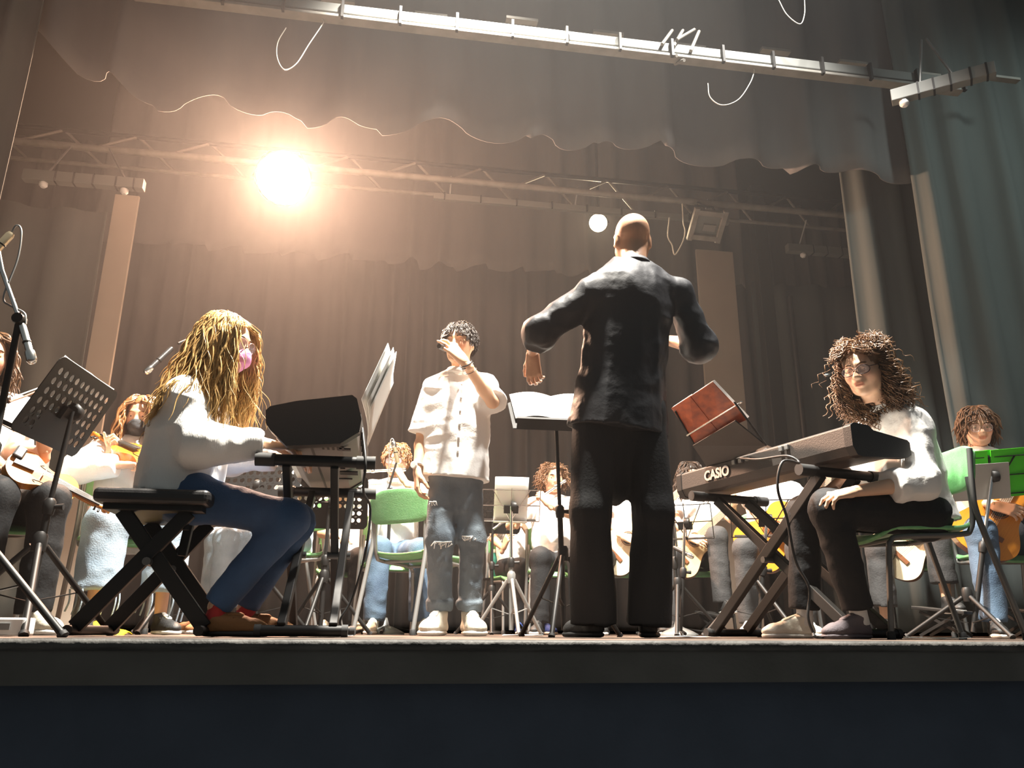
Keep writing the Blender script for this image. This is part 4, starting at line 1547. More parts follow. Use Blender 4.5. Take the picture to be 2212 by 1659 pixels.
M['brown'] = mat('brown_hair', (.11, .055, .025), .42, var=(30, (.075, .038, .018)), spec=.3)
M['dark_hair'] = mat('dark_hair', (.035, .022, .015), .4, var=(30, (.02, .013, .009)), spec=.3)
M['eye'] = mat('eye_white', (.75, .73, .70), .2)
M['iris'] = mat('iris', (.06, .035, .02), .2)
M['lilac'] = mat('lilac_mask', (.62, .26, .50), .8, bump=(120, .1))
M['pink_mask'] = mat('pale_pink_mask', (.75, .50, .66), .8)
M['black_mask'] = mat('black_mask', (.03, .03, .032), .8, bump=(120, .15))
M['sole'] = mat('white_sole', (.75, .73, .68), .6)
M['white_shoe'] = mat('white_leather', (.74, .71, .62), .5, bump=(70, .2), var=(9, (.66, .62, .50)))
M['black_shoe'] = mat('black_canvas', (.018, .018, .018), .6, bump=(150, .2))
M['brown_shoe'] = mat('brown_suede', (.30, .14, .05), .7, bump=(150, .2))
M['grey_shoe'] = mat('purple_grey_canvas', (.10, .085, .095), .75, bump=(150, .2))
M['blue_shoe'] = mat('blue_canvas', (.025, .06, .25), .7, bump=(150, .2))
M['red_sock'] = mat('red_sock', (.45, .03, .03), .85)
M['grey_sock'] = mat('white_sock', (.62, .62, .60), .85)
M['glass_frame'] = mat('spectacle_frame', (.06, .03, .03), .35)
M['metal_frame'] = mat('metal_spectacle_frame', (.45, .32, .28), .3, .8)
M['lens'] = mat('spectacle_lens', (.8, .82, .95), .05, alpha=.16)
M['watch'] = mat('watch_steel', (.6, .57, .5), .3, .8)


def tube_pts(pts, r, n=8, **k):
    return MB().tube(pts, r, n, **k)


def person(label, J, o):
    """J: joints (world). o: options. Builds body, clothes, hair, shoes as parts of one thing."""
    s = o.get('s', 1.0)
    fine = o.get('fine', False)
    hh = o.get('h', .0085 if fine else .012)
    up = nrm(J['neck'] - J['pelvis'])
    rt = nrm((J['shR'] - J['shL']) - up * np.dot(J['shR'] - J['shL'], up))
    fw = np.cross(up, rt)
    base = (J['pelvis'] * A(1, 1, 0))
    t = thing('person', label, 'person', base)
    put = lambda nm, VF, m, par=t, smooth=True, col=None: mesh_obj(nm, VF[0] - base, VF[1], m, par, smooth, col)
    hs = o.get('hs', s)
    hc, HR = J['head'], face_frame(J['look'], J.get('hup', (0, 0, 1)))
    fat = o.get('fat', 1.0)
    # ---- body (skin): head + neck + arms + hands + shins, one mesh
    pr = []
    hv, hf = head_mesh(.0042 if fine else .0058, o.get('jaw', 1.0), o.get('nose', 1.0))
    hw = hv * hs @ HR.T + hc
    pr.append((hw, hf))
    b = SDF()
    nk = hc + HR @ (A(0, -.022, -.085) * hs)
    b.cone(nk, J['neck'] - up * .02, .047 * hs, .058 * s, .03)
    b.cone(J['neck'] - up * .06 - rt * .08 * s, J['neck'] - up * .06 + rt * .08 * s, .04 * s, .04 * s, .04)
    ch = J['neck'] - up * .16 * s
    b.cone(J['pelvis'], ch, .12 * s, .13 * s, .04, n=fw, fl=.7)
    for e in 'LR':
        if o.get('arm' + e, True):
            b.cone(J['neck'] - up * .07, J['sh' + e], .04 * s, .042 * s, .03)
            b.cone(J['sh' + e], J['el' + e], .044 * s * fat, .036 * s * fat, .02)
            b.cone(J['el' + e], J['el' + e] + (J['wr' + e] - J['el' + e]) * .35, .036 * s * fat, .037 * s * fat, .015)
            b.cone(J['el' + e] + (J['wr' + e] - J['el' + e]) * .3, J['wr' + e], .037 * s * fat, .0235 * s, .015)
        b.cone(J['pelvis'], J['hip' + e], .09 * s, .08 * s, .03)
        b.cone(J['hip' + e], J['kn' + e], .07 * s, .05 * s, .02)
        b.cone(J['kn' + e], J['an' + e], .047 * s, .031 * s, .02)
    pr.append(b.mesh(max(hh, .009)))
    for e in 'LR':
        if o.get('hand' + e):
            pose, d, bk = o['hand' + e]
            pr.append(place_hand(pose, J['wr' + e] + nrm(d) * .012, d, bk, e, s * o.get('hands', 1.0), .0036 if fine else .005))
    VB, FB = join(pr)
    sk = np.array(o.get('skin', (.62, .36, .22)))
    col = np.ones((len(VB), 4), np.float32)
    col[:, :3] = sk
    L = hv
    nh = len(hv)
    lip = (np.abs(L[:, 0]) < .021) & (np.abs(L[:, 2] + .0598) < .0125 - np.abs(L[:, 0]) * .25) & (L[:, 1] > .088)
    col[:nh][lip, :3] = sk * A(.92, .62, .60)
    chk = np.exp(-(((np.abs(L[:, 0]) - .043) / .02) ** 2 + ((L[:, 2] + .03) / .022) ** 2)) * (L[:, 1] > .03)
    col[:nh, :3] *= 1 - chk[:, None] * A(.0, .14, .12)
    if o.get('stubble'):
        st_ = (L[:, 2] < -.03) & (L[:, 1] > -.01)
        col[:nh][st_, :3] *= .88
    mesh_obj('body', VB - base, FB, skin_mat(o.get('skinkey', 'fair'), tuple(sk)), t, True, col)
    if fine or o.get('face', True):
        for e in (-1, 1):
            c = hc + HR @ (A(e * .031, .0745, .0035) * hs)
            mb = MB(HR * hs, c - base)
            mb.lathe([(.002, -.0135), (.008, -.011), (.0125, -.003), (.0125, .003), (.009, .0105), (.005, .0128), (.0005, .0135)], 12, frame((0, .92, -.25)))
            eye = mb.build('eye', M['eye'], t)
            mb = MB(HR * hs, c - base)
            mb.lathe([(.0062, .0115), (.0055, .0130), (.0005, .0142)], 12, frame((0, .95, -.28)))
            mb.build('iris', M['iris'], eye)
            pts = [A(e * .013, .094, .0235), A(e * .028, .0925, .028), A(e * .046, .078, .0245)]
            MB(HR * hs, hc - base).tube(smooth_path(pts, 4), [.003] * 4 + [.0036] * 4 + [.0015], 6).build('eyebrow', M[o.get('brow', o.get('hairmat', 'brown'))], t)
    # ---- top
    top = SDF()
    puff = o.get('puff', .016)
    hem = o.get('hem', -.08)
    wch, wwa, whi = o.get('chest', .158) * s, o.get('waist', .145) * s, o.get('hipw', .165) * s
    fl = o.get('depth', .70)
    wa = J['pelvis'] + (J['neck'] - J['pelvis']) * .38
    ch = J['neck'] - up * .17 * s
    hemp = J['pelvis'] + up * hem * s
    top.cone(hemp, wa, whi + puff, wwa + puff, .05, n=fw, fl=fl, flat=(1, 0))
    top.cone(wa, ch, wwa + puff, wch + puff, .06, n=fw, fl=fl)
    top.cone(ch, J['neck'] - up * .075 * s, wch + puff * .6, .10 * s + puff, .05, n=fw, fl=.62)
    sr = .052 * s + puff * .55
    for e in 'LR':
        if not o.get('arm' + e, True):
            continue
        top.cone(J['neck'] - up * .035 * s, J['sh' + e], .052 * s, sr, .045)
        el, wr_ = J['el' + e], J['wr' + e]
        sl = o.get('sleeve' + e, o.get('sleeve', 1.0))     # 0..1 upper arm, 1..2 forearm
        cu = o.get('cuff', 1.0)
        if sl <= 1:
            top.cone(J['sh' + e], J['sh' + e] + (el - J['sh' + e]) * sl, sr, (.046 * s * fat + puff) * cu, .03, flat=(0, 1))
        else:
            top.cone(J['sh' + e], el, sr, .044 * s * fat + puff, .03)
            top.cone(el, el + (wr_ - el) * (sl - 1), .044 * s * fat + puff, ((.044 - .014 * (sl - 1)) * s + puff * .8) * cu, .03, flat=(0, 1))
        if o.get('rolled'):
            q = J['sh' + e] + (el - J['sh' + e]) * min(sl, 1) if sl <= 1 else el + (wr_ - el) * (sl - 1)
            dd = nrm((el - J['sh' + e]) if sl <= 1 else (wr_ - el))
            top.cone(q - dd * .045, q + dd * .004, .049 * s + puff * cu, .051 * s + puff * cu, .004, flat=(1, 1))
    top.cone(J['neck'] + up * .005, J['neck'] + up * o.get('collar', .03), .0, .0, .01) if False else None
    ncut = J['neck'] + up * o.get('neckline', .02)
    wr = o.get('wr', (((8, 8, 15), .005 * s, True, 3.3), ((24, 24, 34), .0022, True, 7.7)))
    V, Fc = top.mesh(hh * .9, wr=wr)
    shirt = put(o.get('topname', 'shirt'), (V, Fc), M[o.get('top', 'shirt')])
    if o.get('collar'):
        # folded collar: a flared ring round the neck
        mb = MB()
        nb = J['neck'] - up * .012 + fw * .006
        nr = nrm(nk - J['neck'])

        def fn(u, v):
            a = u * 2 * math.pi
            op = .5 + .5 * math.cos(a)                      # 1 at the front
            rad = (.066 + .022 * abs(v - .5) * 2 * (1 if v < .5 else .2)) * s
            hgt = .046 * (1 - abs(v - .45) / .55) + .022 - .030 * op
            return nb - base + (fw * math.cos(a) * rad * 1.08 + rt * math.sin(a) * rad) + nr * hgt + fw * op * .012
        mb.sheet(fn, 28, 6).build('collar', M[o.get('top', 'shirt')], shirt, solid=.004)
    if o.get('placket'):
        mb = MB()
        for i in range(6):
            p = J['neck'] - up * (.09 + i * .075) * s + fw * (wch * fl + puff + .004)
            mb.lathe([(.006, -.004), (.006, .003), (.002, .004)], 10, frame(fw), p - base)
        mb.build('button_row', M['white'], shirt)
    # ---- trousers
    tr = SDF()
    ph_ = o.get('tpuff', .012)
    hr_ = o.get('seatr', .100) * s + ph_
    tr.cone(J['hipL'], J['hipR'], hr_, hr_, .05, n=None)
    tr.cone(J['pelvis'], wa, .125 * s + ph_ * .4, .125 * s, .05, n=fw, fl=.75)
    if o.get('crotch'):
        tr.cone(J['pelvis'] - up * .1, J['pelvis'] - up * o['crotch'], .12 * s, .075 * s, .06, n=fw, fl=.75)
    hemr = o.get('hemr', .055) * s
    knr = o.get('knr', .062) * s
    thr = o.get('thr', .088) * s
    for e in 'LR':
        lf = o.get('leg', 1.0)
        tr.cone(J['hip' + e], J['kn' + e], thr + ph_, knr + ph_, .04)
        tr.cone(J['kn' + e], J['kn' + e] + (J['an' + e] - J['kn' + e]) * lf, knr + ph_, hemr + ph_, .035, flat=(0, 1))
        if o.get('turnup'):
            q = J['kn' + e] + (J['an' + e] - J['kn' + e]) * lf
            dd = nrm(J['an' + e] - J['kn' + e])
            tr.cone(q - dd * .045, q + dd * .004, hemr + ph_ + .010, hemr + ph_ + .008, .004, flat=(1, 1))
    V, Fc = tr.mesh(hh, wr=o.get('twr', (((12, 12, 14), .004, True, 1.7), ((30, 30, 34), .0015, True, 4.1))))
    trousers = put(o.get('botname', 'trousers'), (V, Fc), M[o.get('bottom', 'black_cloth')])
    # ---- shoes
    for e in 'LR':
        if o.get('shoe') is None:
            continue
        so, upp, tg = shoe_parts(.0055 if fine else .008, o.get('shoestyle', 'sneaker'))
        d = J['toe' + e]
        sp = o.get('pitch' + e, 0)
        y = nrm(A(d[0], d[1], 0))
        x = np.cross(y, A(0, 0, 1))
        R = np.stack([x, y, A(0, 0, 1)], 1) @ rotx(sp)
        ss = s * o.get('ss', 1.0)
        an = J['an' + e]
        zf = o.get('footz' + e, 0.)
        q = A(an[0], an[1], zf) - (R @ A(0, .05, 0)) * ss
        q[2] = zf + o.get('heelz' + e, 0)
        tf = lambda VF: (VF[0] * ss @ R.T + q, VF[1])
        sm_ = o.get('shoe' + e, o['shoe'])
        sh = put('shoe', tf(upp), M[sm_])
        put('sole', tf(so), M[o.get('solemat' + e, o.get('solemat', 'sole'))], sh)
        put('laces', tf(tg), M[o.get('laces', sm_)], sh)
        if o.get('sock'):
            a = q + R @ (A(0, .05, .07) * ss)
            sk_ = SDF().cone(a, an + nrm(J['kn' + e] - an) * .05, .036 * s, .036 * s, .01, flat=(0, 1))
            put('sock', sk_.mesh(.008, wr=(((60, 60, 20), .0015, False, 2),)), M[o['sock']])
    # ---- hair
    hm = M[o.get('hairmat', 'brown')]
    if o.get('cap'):
        V, Fc = cap_mesh(hc, HR, hs, **o['cap'])
        hb = put('hair', (V, Fc), hm)
    if o.get('locks'):
        av = [(J['shL'] - up * .02, J['shR'] - up * .02, .085 * s), (J['pelvis'], J['neck'] - up * .1, .13 * s)]
        if o.get('hairavoid', True) is False:
            av = []
        for kk in o['locks']:
            V, Fc = grow_hair(hc, HR, hs, avoid=av, **kk)
            put('hair', (V, Fc), hm)
    # ---- spectacles and mask
    if o.get('glasses'):
        gm = M[o['glasses']]
        g = MB(HR * hs, hc - base)
        for e in (-1, 1):
            a_ = np.linspace(0, 2 * math.pi, 21)[:-1]
            w_, h_ = o.get('lens', (.0245, .0195))
            ring = [A(e * .033 + w_ * np.sign(math.cos(q)) * abs(math.cos(q)) ** .8, .104 - .012 * abs(math.cos(q)) * (1 if e * math.cos(q) > 0 else 0), -.002 + h_ * math.sin(q)) for q in a_]
            g.tube(ring, .0019, 6, closed=True)
            g.tube([A(e * .057, .093, .006), A(e * .074, .05, .008), A(e * .078, -.005, .006), A(e * .078, -.02, -.012)], .0019, 6)
        g.tube([A(-.0095, .104, .003), A(0, .108, .006), A(.0095, .104, .003)], .0019, 6)
        gl = g.build('spectacles', gm, t)
        for e in (-1, 1):
            a_ = np.linspace(0, 2 * math.pi, 21)[:-1]
            mb = MB(HR * hs, hc - base)
            mb.add([A(e * .033 + o.get('lens', (.0245, .0195))[0] * math.cos(q), .103, -.002 + o.get('lens', (.0245, .0195))[1] * math.sin(q)) for q in a_], [tuple(range(20))])
            mb.build('lens', M['lens'], gl)
    if o.get('mask'):
        mk = SDF()
        mk.ell((0, .060, -.058), (.054, .062, .048), .02)
        mk.cone((0, .112, -.030), (0, .115, -.066), .012, .016, .03)
        mk.ell((0, .045, -.095), (.040, .046, .022), .02)
        mk.ell((0, .02, -.055), (.050, .060, .062), .006, sub=True)
        mk.cut((0, .10, -.014), (0, -.25, 1))
        mk.cut((0, .028, 0), (0, -1, 0))
        V, Fc = mk.mesh(.0042, wr=(((20, 20, 60), .0016, True, 3),))
        ms = put('face_mask', (V * hs @ HR.T + hc, Fc), M[o['mask']])
        g = MB(HR * hs, hc - base)
        for e in (-1, 1):
            g.tube([A(e * .050, .045, -.035), A(e * .068, .01, -.012), A(e * .08, -.02, .005)], .0017, 5)
            g.tube([A(e * .046, .04, -.085), A(e * .065, .0, -.05), A(e * .08, -.022, -.025)], .0017, 5)
        g.build('ear_loop', M['white'] if o['mask'] != 'black_mask' else M['black_mask'], ms)
    return t, base, dict(up=up, rt=rt, fw=fw, HR=HR, hs=hs)


def seated(x, y, rz, s=1., lean=.0, seat=.46, headturn=0, nod=.15, knee=(.10, .10), kz=(0, 0), ank=((0, 0), (0, 0)), side=0.):
    """Joints of someone sitting at x, y facing local +y turned by rz."""
    R = rotz(rz)
    g = lambda a, b, c: A(x, y, 0) + R @ A(a * s, b * s, 0) + A(0, 0, c)
    pz = seat + .085 * s
    J = {'pelvis': g(0, 0, pz)}
    ty = .50 * math.sin(lean)
    tz = .50 * math.cos(lean) * s
    J['neck'] = g(side, -.02 + ty, pz + tz)
    for e, k in (('L', -1), ('R', 1)):
        J['sh' + e] = g(side * .9 + k * .165, -.02 + ty * .92, pz + tz - .055 * s)
        J['hip' + e] = g(k * .085, .02, pz - .02)
        i = 0 if e == 'L' else 1
        J['kn' + e] = g(k * knee[i], .42, pz - .02 * s + kz[i])
        J['an' + e] = g(k * (knee[i] + .01) + ank[i][0], .42 + ank[i][1], .085 * s + kz[i])
        J['toe' + e] = R @ A(k * .25, 1, 0)
    f = R @ A(math.sin(headturn), math.cos(headturn), 0)
    J['look'] = A(f[0] * math.cos(nod), f[1] * math.cos(nod), -math.sin(nod))
    J['head'] = J['neck'] + A(0, 0, .165 * s) + R @ A(0, (.02 + .05 * math.sin(lean)) * s, 0)
    J['R'] = R
    return J


def arms(J, s, tgt, pole, L1=.275, L2=.245):
    for e in 'LR':
        if e in tgt:
            J['el' + e], J['wr' + e] = ik(J['sh' + e], tgt[e], L1 * s, L2 * s, pole[e])
    return J
# ------------------------------------------------------------------ instruments
def body_outline(L, up, waist, low, n=40):
    """Closed figure-eight outline, z from -L*.5 to L*.5 as (x, z)."""
    half = []
    for i in range(n + 1):
        t = i / n
        z = -L / 2 + L * t
        if t < .5:
            w = waist / 2 + (low - waist) / 2 * max(0, math.sin(math.pi * min(1, t / .5 * .98 + .0))) ** .8 if t > .25 else low / 2 * math.sqrt(max(0, 1 - ((.25 - t) / .25) ** 2))
            if t >= .25:
                u = (t - .25) / .35
                w = low / 2 + (waist - low) / 2 * (.5 - .5 * math.cos(math.pi * min(1, u)))
        if t >= .5:
            if t < .60:
                u = (t - .25) / .35
                w = low / 2 + (waist - low) / 2 * (.5 - .5 * math.cos(math.pi * min(1, u)))
            elif t < .80:
                u = (t - .60) / .20
                w = waist / 2 + (up - waist) / 2 * (.5 - .5 * math.cos(math.pi * u))
            else:
                w = up / 2 * math.sqrt(max(0, 1 - ((t - .80) / .205) ** 2)) ** .9
        half.append((w, z))
    return half + [(-w, z) for w, z in reversed(half[1:-1])]


RG = np.stack([A(1, 0, 0), A(0, 0, 1), A(0, -1, 0)], 1)     # outline x, z with thickness along -y..y


def guitar(label, c, neck, front, top='guitar_top', sc=1.0):
    z = nrm(neck)
    y = nrm(np.asarray(front, float) - z * np.dot(front, z))
    t = thing('classical_guitar', label, 'guitar', c, np.stack([np.cross(y, z), y, z], 1) * sc)
    ol = body_outline(.48, .28, .235, .365)
    MB().prism(ol, .0, .092, RG, smooth=True).build('body', M['guitar_side'], t, bevel=.003)
    ol2 = [(x * .992, zz * .994) for x, zz in ol]
    MB().prism(ol2, -.004, .0, RG).build('soundboard', M[top], t)
    MB().lathe([(.044, .0), (.044, .0052), (.002, .0054)], 24, np.stack([A(1, 0, 0), A(0, 0, -1), A(0, 1, 0)], 1), (0, 0, .055)).build('soundhole', M['ebony'], t)
    MB().tube([A(.052 * math.cos(a), .0045, .055 + .052 * math.sin(a)) for a in np.linspace(0, 2 * math.pi, 25)[:-1]], .0035, 5, closed=True).build('rosette', M['guitar_side'], t)
    MB().box((0, .008, -.10), (.18, .010, .028)).build('bridge', M['guitar_side'], t, bevel=.003)
    MB().box((0, .009, .36), (.052, .010, .52)).build('fretboard', M['fret'], t)
    MB().box((0, -.008, .44), (.046, .022, .38)).build('neck', M['neck_wood'], t, bevel=.006)
    for i in range(14):
        MB().box((0, .0148, .60 - .66 * (1 - 2 ** (-(i + 1) / 12)) * .9), (.052, .0016, .002)).build('fret_wire', M['steel'], t)
    MB().box((0, -.012, .70), (.07, .018, .17), rotx(.16)).build('headstock', M['neck_wood'], t, bevel=.004)
    for s in (-1, 1):
        for i in range(3):
            MB().tube([A(s * .035, -.012, .655 + i * .04), A(s * .06, -.014, .655 + i * .04)], [.004, .008], 8).build('tuning_peg', M['white'], t)
    for i in range(6):
        MB().tube([A(-.024 + i * .0096, .017, -.095), A(-.019 + i * .0076, .017, .62)], .0009, 4).build('string', M['silver'], t)
    return t


def violin(label, c, neck, front, sc=1.0):
    z = nrm(neck)
    y = nrm(np.asarray(front, float) - z * np.dot(front, z))
    t = thing('violin', label, 'violin', c, np.stack([np.cross(y, z), y, z], 1) * sc)
    ol = body_outline(.356, .168, .112, .208)
    MB().prism(ol, .0, .034, RG, smooth=True).build('ribs', M['violin'], t, bevel=.002)
    ol2 = [(x * 1.03, zz * 1.015) for x, zz in ol]
    MB().prism(ol2, -.007, .0, RG).build('belly', M['violin'], t, bevel=.003)
    MB().prism(ol2, .034, .040, RG).build('back_plate', M['violin'], t, bevel=.003)
    for s in (-1, 1):
        pts = [A(s * .030, .0078, .045), A(s * .040, .0078, .03), A(s * .044, .0078, -.005), A(s * .052, .0078, -.035), A(s * .062, .0078, -.02)]
        MB().tube(smooth_path(pts, 4), .0022, 5).build('f_hole', M['ebony'], t)
    MB().box((0, .02, -.005), (.045, .028, .004)).build('bridge', M['fret'], t)
    MB().prism([(-.022, -.15), (.022, -.15), (.010, -.05), (-.010, -.05)], -.022, -.016, RG).build('tailpiece', M['ebony'], t)
    MB().prism([(-.020, .05), (.020, .05), (.013, .30), (-.013, .30)], -.026, -.017, RG).build('fingerboard', M['ebony'], t)
    MB().box((0, -.005, .225), (.024, .018, .12)).build('neck', M['violin'], t, bevel=.005)
    sp = [A(0, -.004 + .010 * k / 10, .28 + .006 * k) for k in range(10)] + [A(0, -.008 + (.022 - .0012 * k) * math.sin(k * .55), .345 + (.022 - .0012 * k) * math.cos(k * .55)) for k in range(14)]
    MB().tube(sp, [.012] * 10 + [.009 - .0003 * k for k in range(14)], 8).build('scroll', M['violin'], t)
    for s in (-1, 1):
        for i in range(2):
            MB().tube([A(s * .005, -.002, .30 + i * .022 + .01 * s), A(s * .034, -.002, .30 + i * .022 + .01 * s)], [.004, .006], 6).build('peg', M['ebony'], t)
    for i in range(4):
        MB().tube([A(-.009 + i * .006, .024, -.055), A(-.012 + i * .008, .034, -.005), A(-.006 + i * .004, .024, .30)], .0007, 4).build('string', M['silver'], t)
    MB().box((.05, .022, -.15), (.075, .022, .05)).build('chin_rest', M['ebony'], t, bevel=.008)
    return t


def bow(label, a, b):
    a, b = np.asarray(a, float), np.asarray(b, float)
    t = thing('violin_bow', label, 'bow', a)
    d = b - a
    n = nrm(np.cross(d, (0, 1, .3)))
    MB().tube([A(0, 0, 0), d * .33 - n * .004, d * .66 - n * .004, d], .0042, 6).build('stick', M['guitar_side'], t)
    MB().bar(n * .018 + d * .05, n * .012 + d * .97, .009, .0012).build('bow_hair', M['white'], t)
    MB().bar(d * .01 + n * .010, d * .06 + n * .010, .012, .022).build('frog', M['ebony'], t)
    return t


def flute(label, a, b, pre=.09):
    a, b = np.asarray(a, float), np.asarray(b, float)
    d = nrm(b - a)
    t = thing('flute', label, 'flute', a, frame(d, y=(0, 0, 1)))
    L = .67
    MB().tube([A(0, 0, -pre), A(0, 0, L - pre)], .0095, 12).build('tube_body', M['silver'], t)
    MB().lathe([(.011, -.02), (.016, -.014), (.016, .014), (.011, .02)], 12, None, (0, .003, 0)).build('lip_plate', M['silver'], t)
    for z in (-pre, .13, L - pre - .12):
        MB().lathe([(.010, -.012), (.0125, -.010), (.0125, .010), (.010, .012)], 12, None, (0, 0, z + .012)).build('ring', M['chrome'], t)
    for i in range(13):
        MB().lathe([(.0085, 0), (.0085, .004), (.006, .006)], 10, np.stack([A(1, 0, 0), A(0, 0, -1), A(0, 1, 0)], 1), (0, .009, .18 + i * .028)).build('key', M['silver'], t)
    MB().tube([A(.011, .008, .16), A(.011, .008, .54)], .0022, 6).build('key_rod', M['silver'], t)
    return t


def footstool(label, x, y, rz, h=.14):
    t = thing('footstool', label, 'footstool', (x, y, 0), rotz(rz))
    MB().box((0, 0, h), (.13, .27, .016), rotx(.12)).build('step', M['black'], t, bevel=.003)
    for s in (-1, 1):
        MB().bar((s * .055, -.10, h - .02), (s * .055, .11, .012), .008, .014, side=(1, 0, 0)).build('leg', M['black'], t)
        MB().bar((s * .045, .10, h - .005), (s * .045, -.11, .012), .008, .014, side=(1, 0, 0)).build('leg', M['black'], t)
    return t


# ------------------------------------------------------------------ the conductor
s = 1.0
J = dict(head=P(1366, 522, 3.14), neck=P(1368, 578, 3.08), look=A(.12, 1, -.12), shL=P(1282, 634, 3.06), shR=P(1464, 634, 3.10),
         elL=P(1168, 716, 3.12), wrL=P(1150, 762, 3.36), elR=P(1512, 748, 3.16), wrR=P(1440, 735, 3.36))
J['pelvis'] = A(P(1340, 860, 3.12)[0], 3.12, .95)
for e, u0, u1, u2 in (('L', 1290, 1273, 1282), ('R', 1388, 1409, 1399)):
    J['hip' + e] = A(P(u0, 880, 3.12)[0], 3.12, .90)
    J['kn' + e] = A(P(u1, 1120, 3.10)[0], 3.08, .48)
    J['an' + e] = A(P(u2, 1330, 3.14)[0], 3.14, .075)
    J['toe' + e] = A(-.3 if e == 'L' else .35, 1, 0)
person('bald conductor in black shirt and wide black trousers, seen from behind with arms raised', J, dict(
    s=1.0, hs=1.04, fine=True, skin=(.50, .27, .16), skinkey='tan', top='black_shirt', bottom='black_cloth', puff=.021, chest=.168, waist=.150, hipw=.192, depth=.72, hem=-.13,
    sleeve=1.18, rolled=True, cuff=1.12, collar=True, handL=('relax', A(.15, .45, -.9), A(-.5, -.75, -.2)), handR=('grip', A(-.6, .7, .3), A(.3, .3, .8)),
    thr=.084, knr=.060, hemr=.074, tpuff=.013, leg=1.05, shoe='black_shoe', solemat='rubber', shoestyle='low', brow='dark_hair', face=False,
    seatr=.075, crotch=.36, wr=(((13, 13, 4), .007, True, 3.3), ((9, 9, 16), .004, True, 7.7), ((30, 30, 24), .0015, True, 1.)), twr=(((11, 11, 2.2), .007, True, 1.2), ((24, 24, 8), .002, True, 4.))))

# ------------------------------------------------------------------ the singer
s = .93
J = dict(head=P(993, 744, 3.97), neck=P(995, 812, 4.02), look=A(-.42, -1, -.10), shR=P(940, 842, 4.03), shL=P(1048, 836, 4.03),
         elR=P(914, 938, 4.06), wrR=P(901, 1014, 3.98), elL=P(1064, 868, 3.90), wrL=P(1004, 782, 3.74))
J['pelvis'] = A(P(984, 975, 4.02)[0], 4.02, .86)
for e, u0, u1, u2 in (('R', 960, 949, 950), ('L', 1010, 1019, 1015)):
    J['hip' + e] = A(P(u0, 990, 4.02)[0], 4.02, .82)
    J['kn' + e] = A(P(u1, 1165, 4.0)[0], 3.99, .46)
    J['an' + e] = A(P(u2, 1320, 4.02)[0], 4.03, .085)
    J['toe' + e] = A(-.35 if e == 'R' else .12, -1, 0)
SINGER, SB, _ = person('teenage singer in white rolled-sleeve shirt and ripped washed jeans, hand over face', J, dict(
    s=s, hs=.95, fine=True, skin=(.66, .40, .25), top='shirt', bottom='jeans_grey', botname='jeans', puff=.020, chest=.150, waist=.142, hipw=.166, depth=.70, hem=-.105,
    sleeve=.98, rolled=True, cuff=1.15, collar=True, placket=True, handR=('relax', A(.05, -.1, -1), A(-1, -.1, 0)), handL=('okay', A(-.62, -.05, .62), A(.15, -1, .35)), hands=1.06,
    thr=.070, knr=.058, hemr=.050, tpuff=.008, leg=.90, turnup=True, shoe='white_shoe', laces='sole', ss=1.2, hairmat='dark_hair',
    cap=dict(grow=.010, wr=.004), locks=[dict(count=1100, length=.055, wave=.004, wl=.06, rad=.0032, seed=4, back=-.3, fringe=True, lift=.004, fall=.12, spread=1.06, jitter=.1, root=.35)],
    seatr=.078, wr=(((7, 7, 19), .0075, True, 2.3), ((22, 22, 34), .002, True, 5.7)), twr=(((14, 14, 20), .0042, True, 1.7), ((34, 34, 38), .0016, True, 4.1))))
# torn knees: loose threads over a dark slit
def find_part(t, nm):
    return [c for c in t.children if c.name.split('.')[0] == nm][0]


for (u, v, n, w) in ((957, 1172, 9, .085), (1012, 1160, 7, .06), (935, 1085, 4, .03)):
    k0 = P(u, v, 3.915)
    jb = find_part(SINGER, 'jeans')
    rgk = np.random.default_rng(int(u))
    mb = MB()
    for i in range(n):
        x = (i / (n - 1) - .5) * w
        mb.tube([k0 - SB + A(x, .012 * abs(x) / .05, rgk.uniform(-.008, .008)), k0 - SB + A(x + rgk.uniform(-.01, .01), -.004, rgk.uniform(-.02, .004)), k0 - SB + A(x + rgk.uniform(-.02, .02), .004, rgk.uniform(-.03, -.005))], .0026, 5)
    mb.tube([k0 - SB + A(-w / 2, .012, .004), k0 - SB + A(0, -.006, 0), k0 - SB + A(w / 2, .012, .006)], .004, 6)
    mb.build('frayed_rip', M['paper'], jb)
HM = P(984, 762, 3.86)
microphone('black handheld microphone in the singer hand', HM, A(.42, .72, .12), hand=True)
wl_ = P(1004, 782, 3.74)
dl = nrm(P(1064, 868, 3.90) - wl_)
for i, off in enumerate((.012, .024, .06)):
    RB = frame(dl)
    o_ = MB().tube([wl_ + dl * off + RB @ A(.031 * math.cos(a), .031 * math.sin(a), .006 * math.sin(a)) for a in np.linspace(0, 2 * math.pi, 21)[:-1]], .0032 if i < 2 else .0016, 6, closed=True).build('bracelet', M['black_pl'])
    tag(o_, ('thick dark bracelet nearest the singer raised hand', 'second dark bracelet on the singer raised wrist', 'thin dark cord lower on the singer raised forearm')[i], 'bracelet')
wr_ = P(901, 1014, 3.98)
t = thing('wrist_watch', 'light metal watch on the singer lowered wrist', 'watch', wr_)
dw = nrm(P(914, 938, 4.06) - wr_)
RB = frame(dw)
MB().tube([dw * .02 + RB @ A(.0285 * math.cos(a), .0285 * math.sin(a), 0) for a in np.linspace(0, 2 * math.pi, 21)[:-1]], .006, 8, closed=True).build('strap', M['watch'], t)
MB().lathe([(.018, -.005), (.018, .005), (.015, .007)], 16, frame((-.6, -.8, 0)), dw * .02 + A(-.02, -.025, 0)).build('watch_case', M['white'], t)

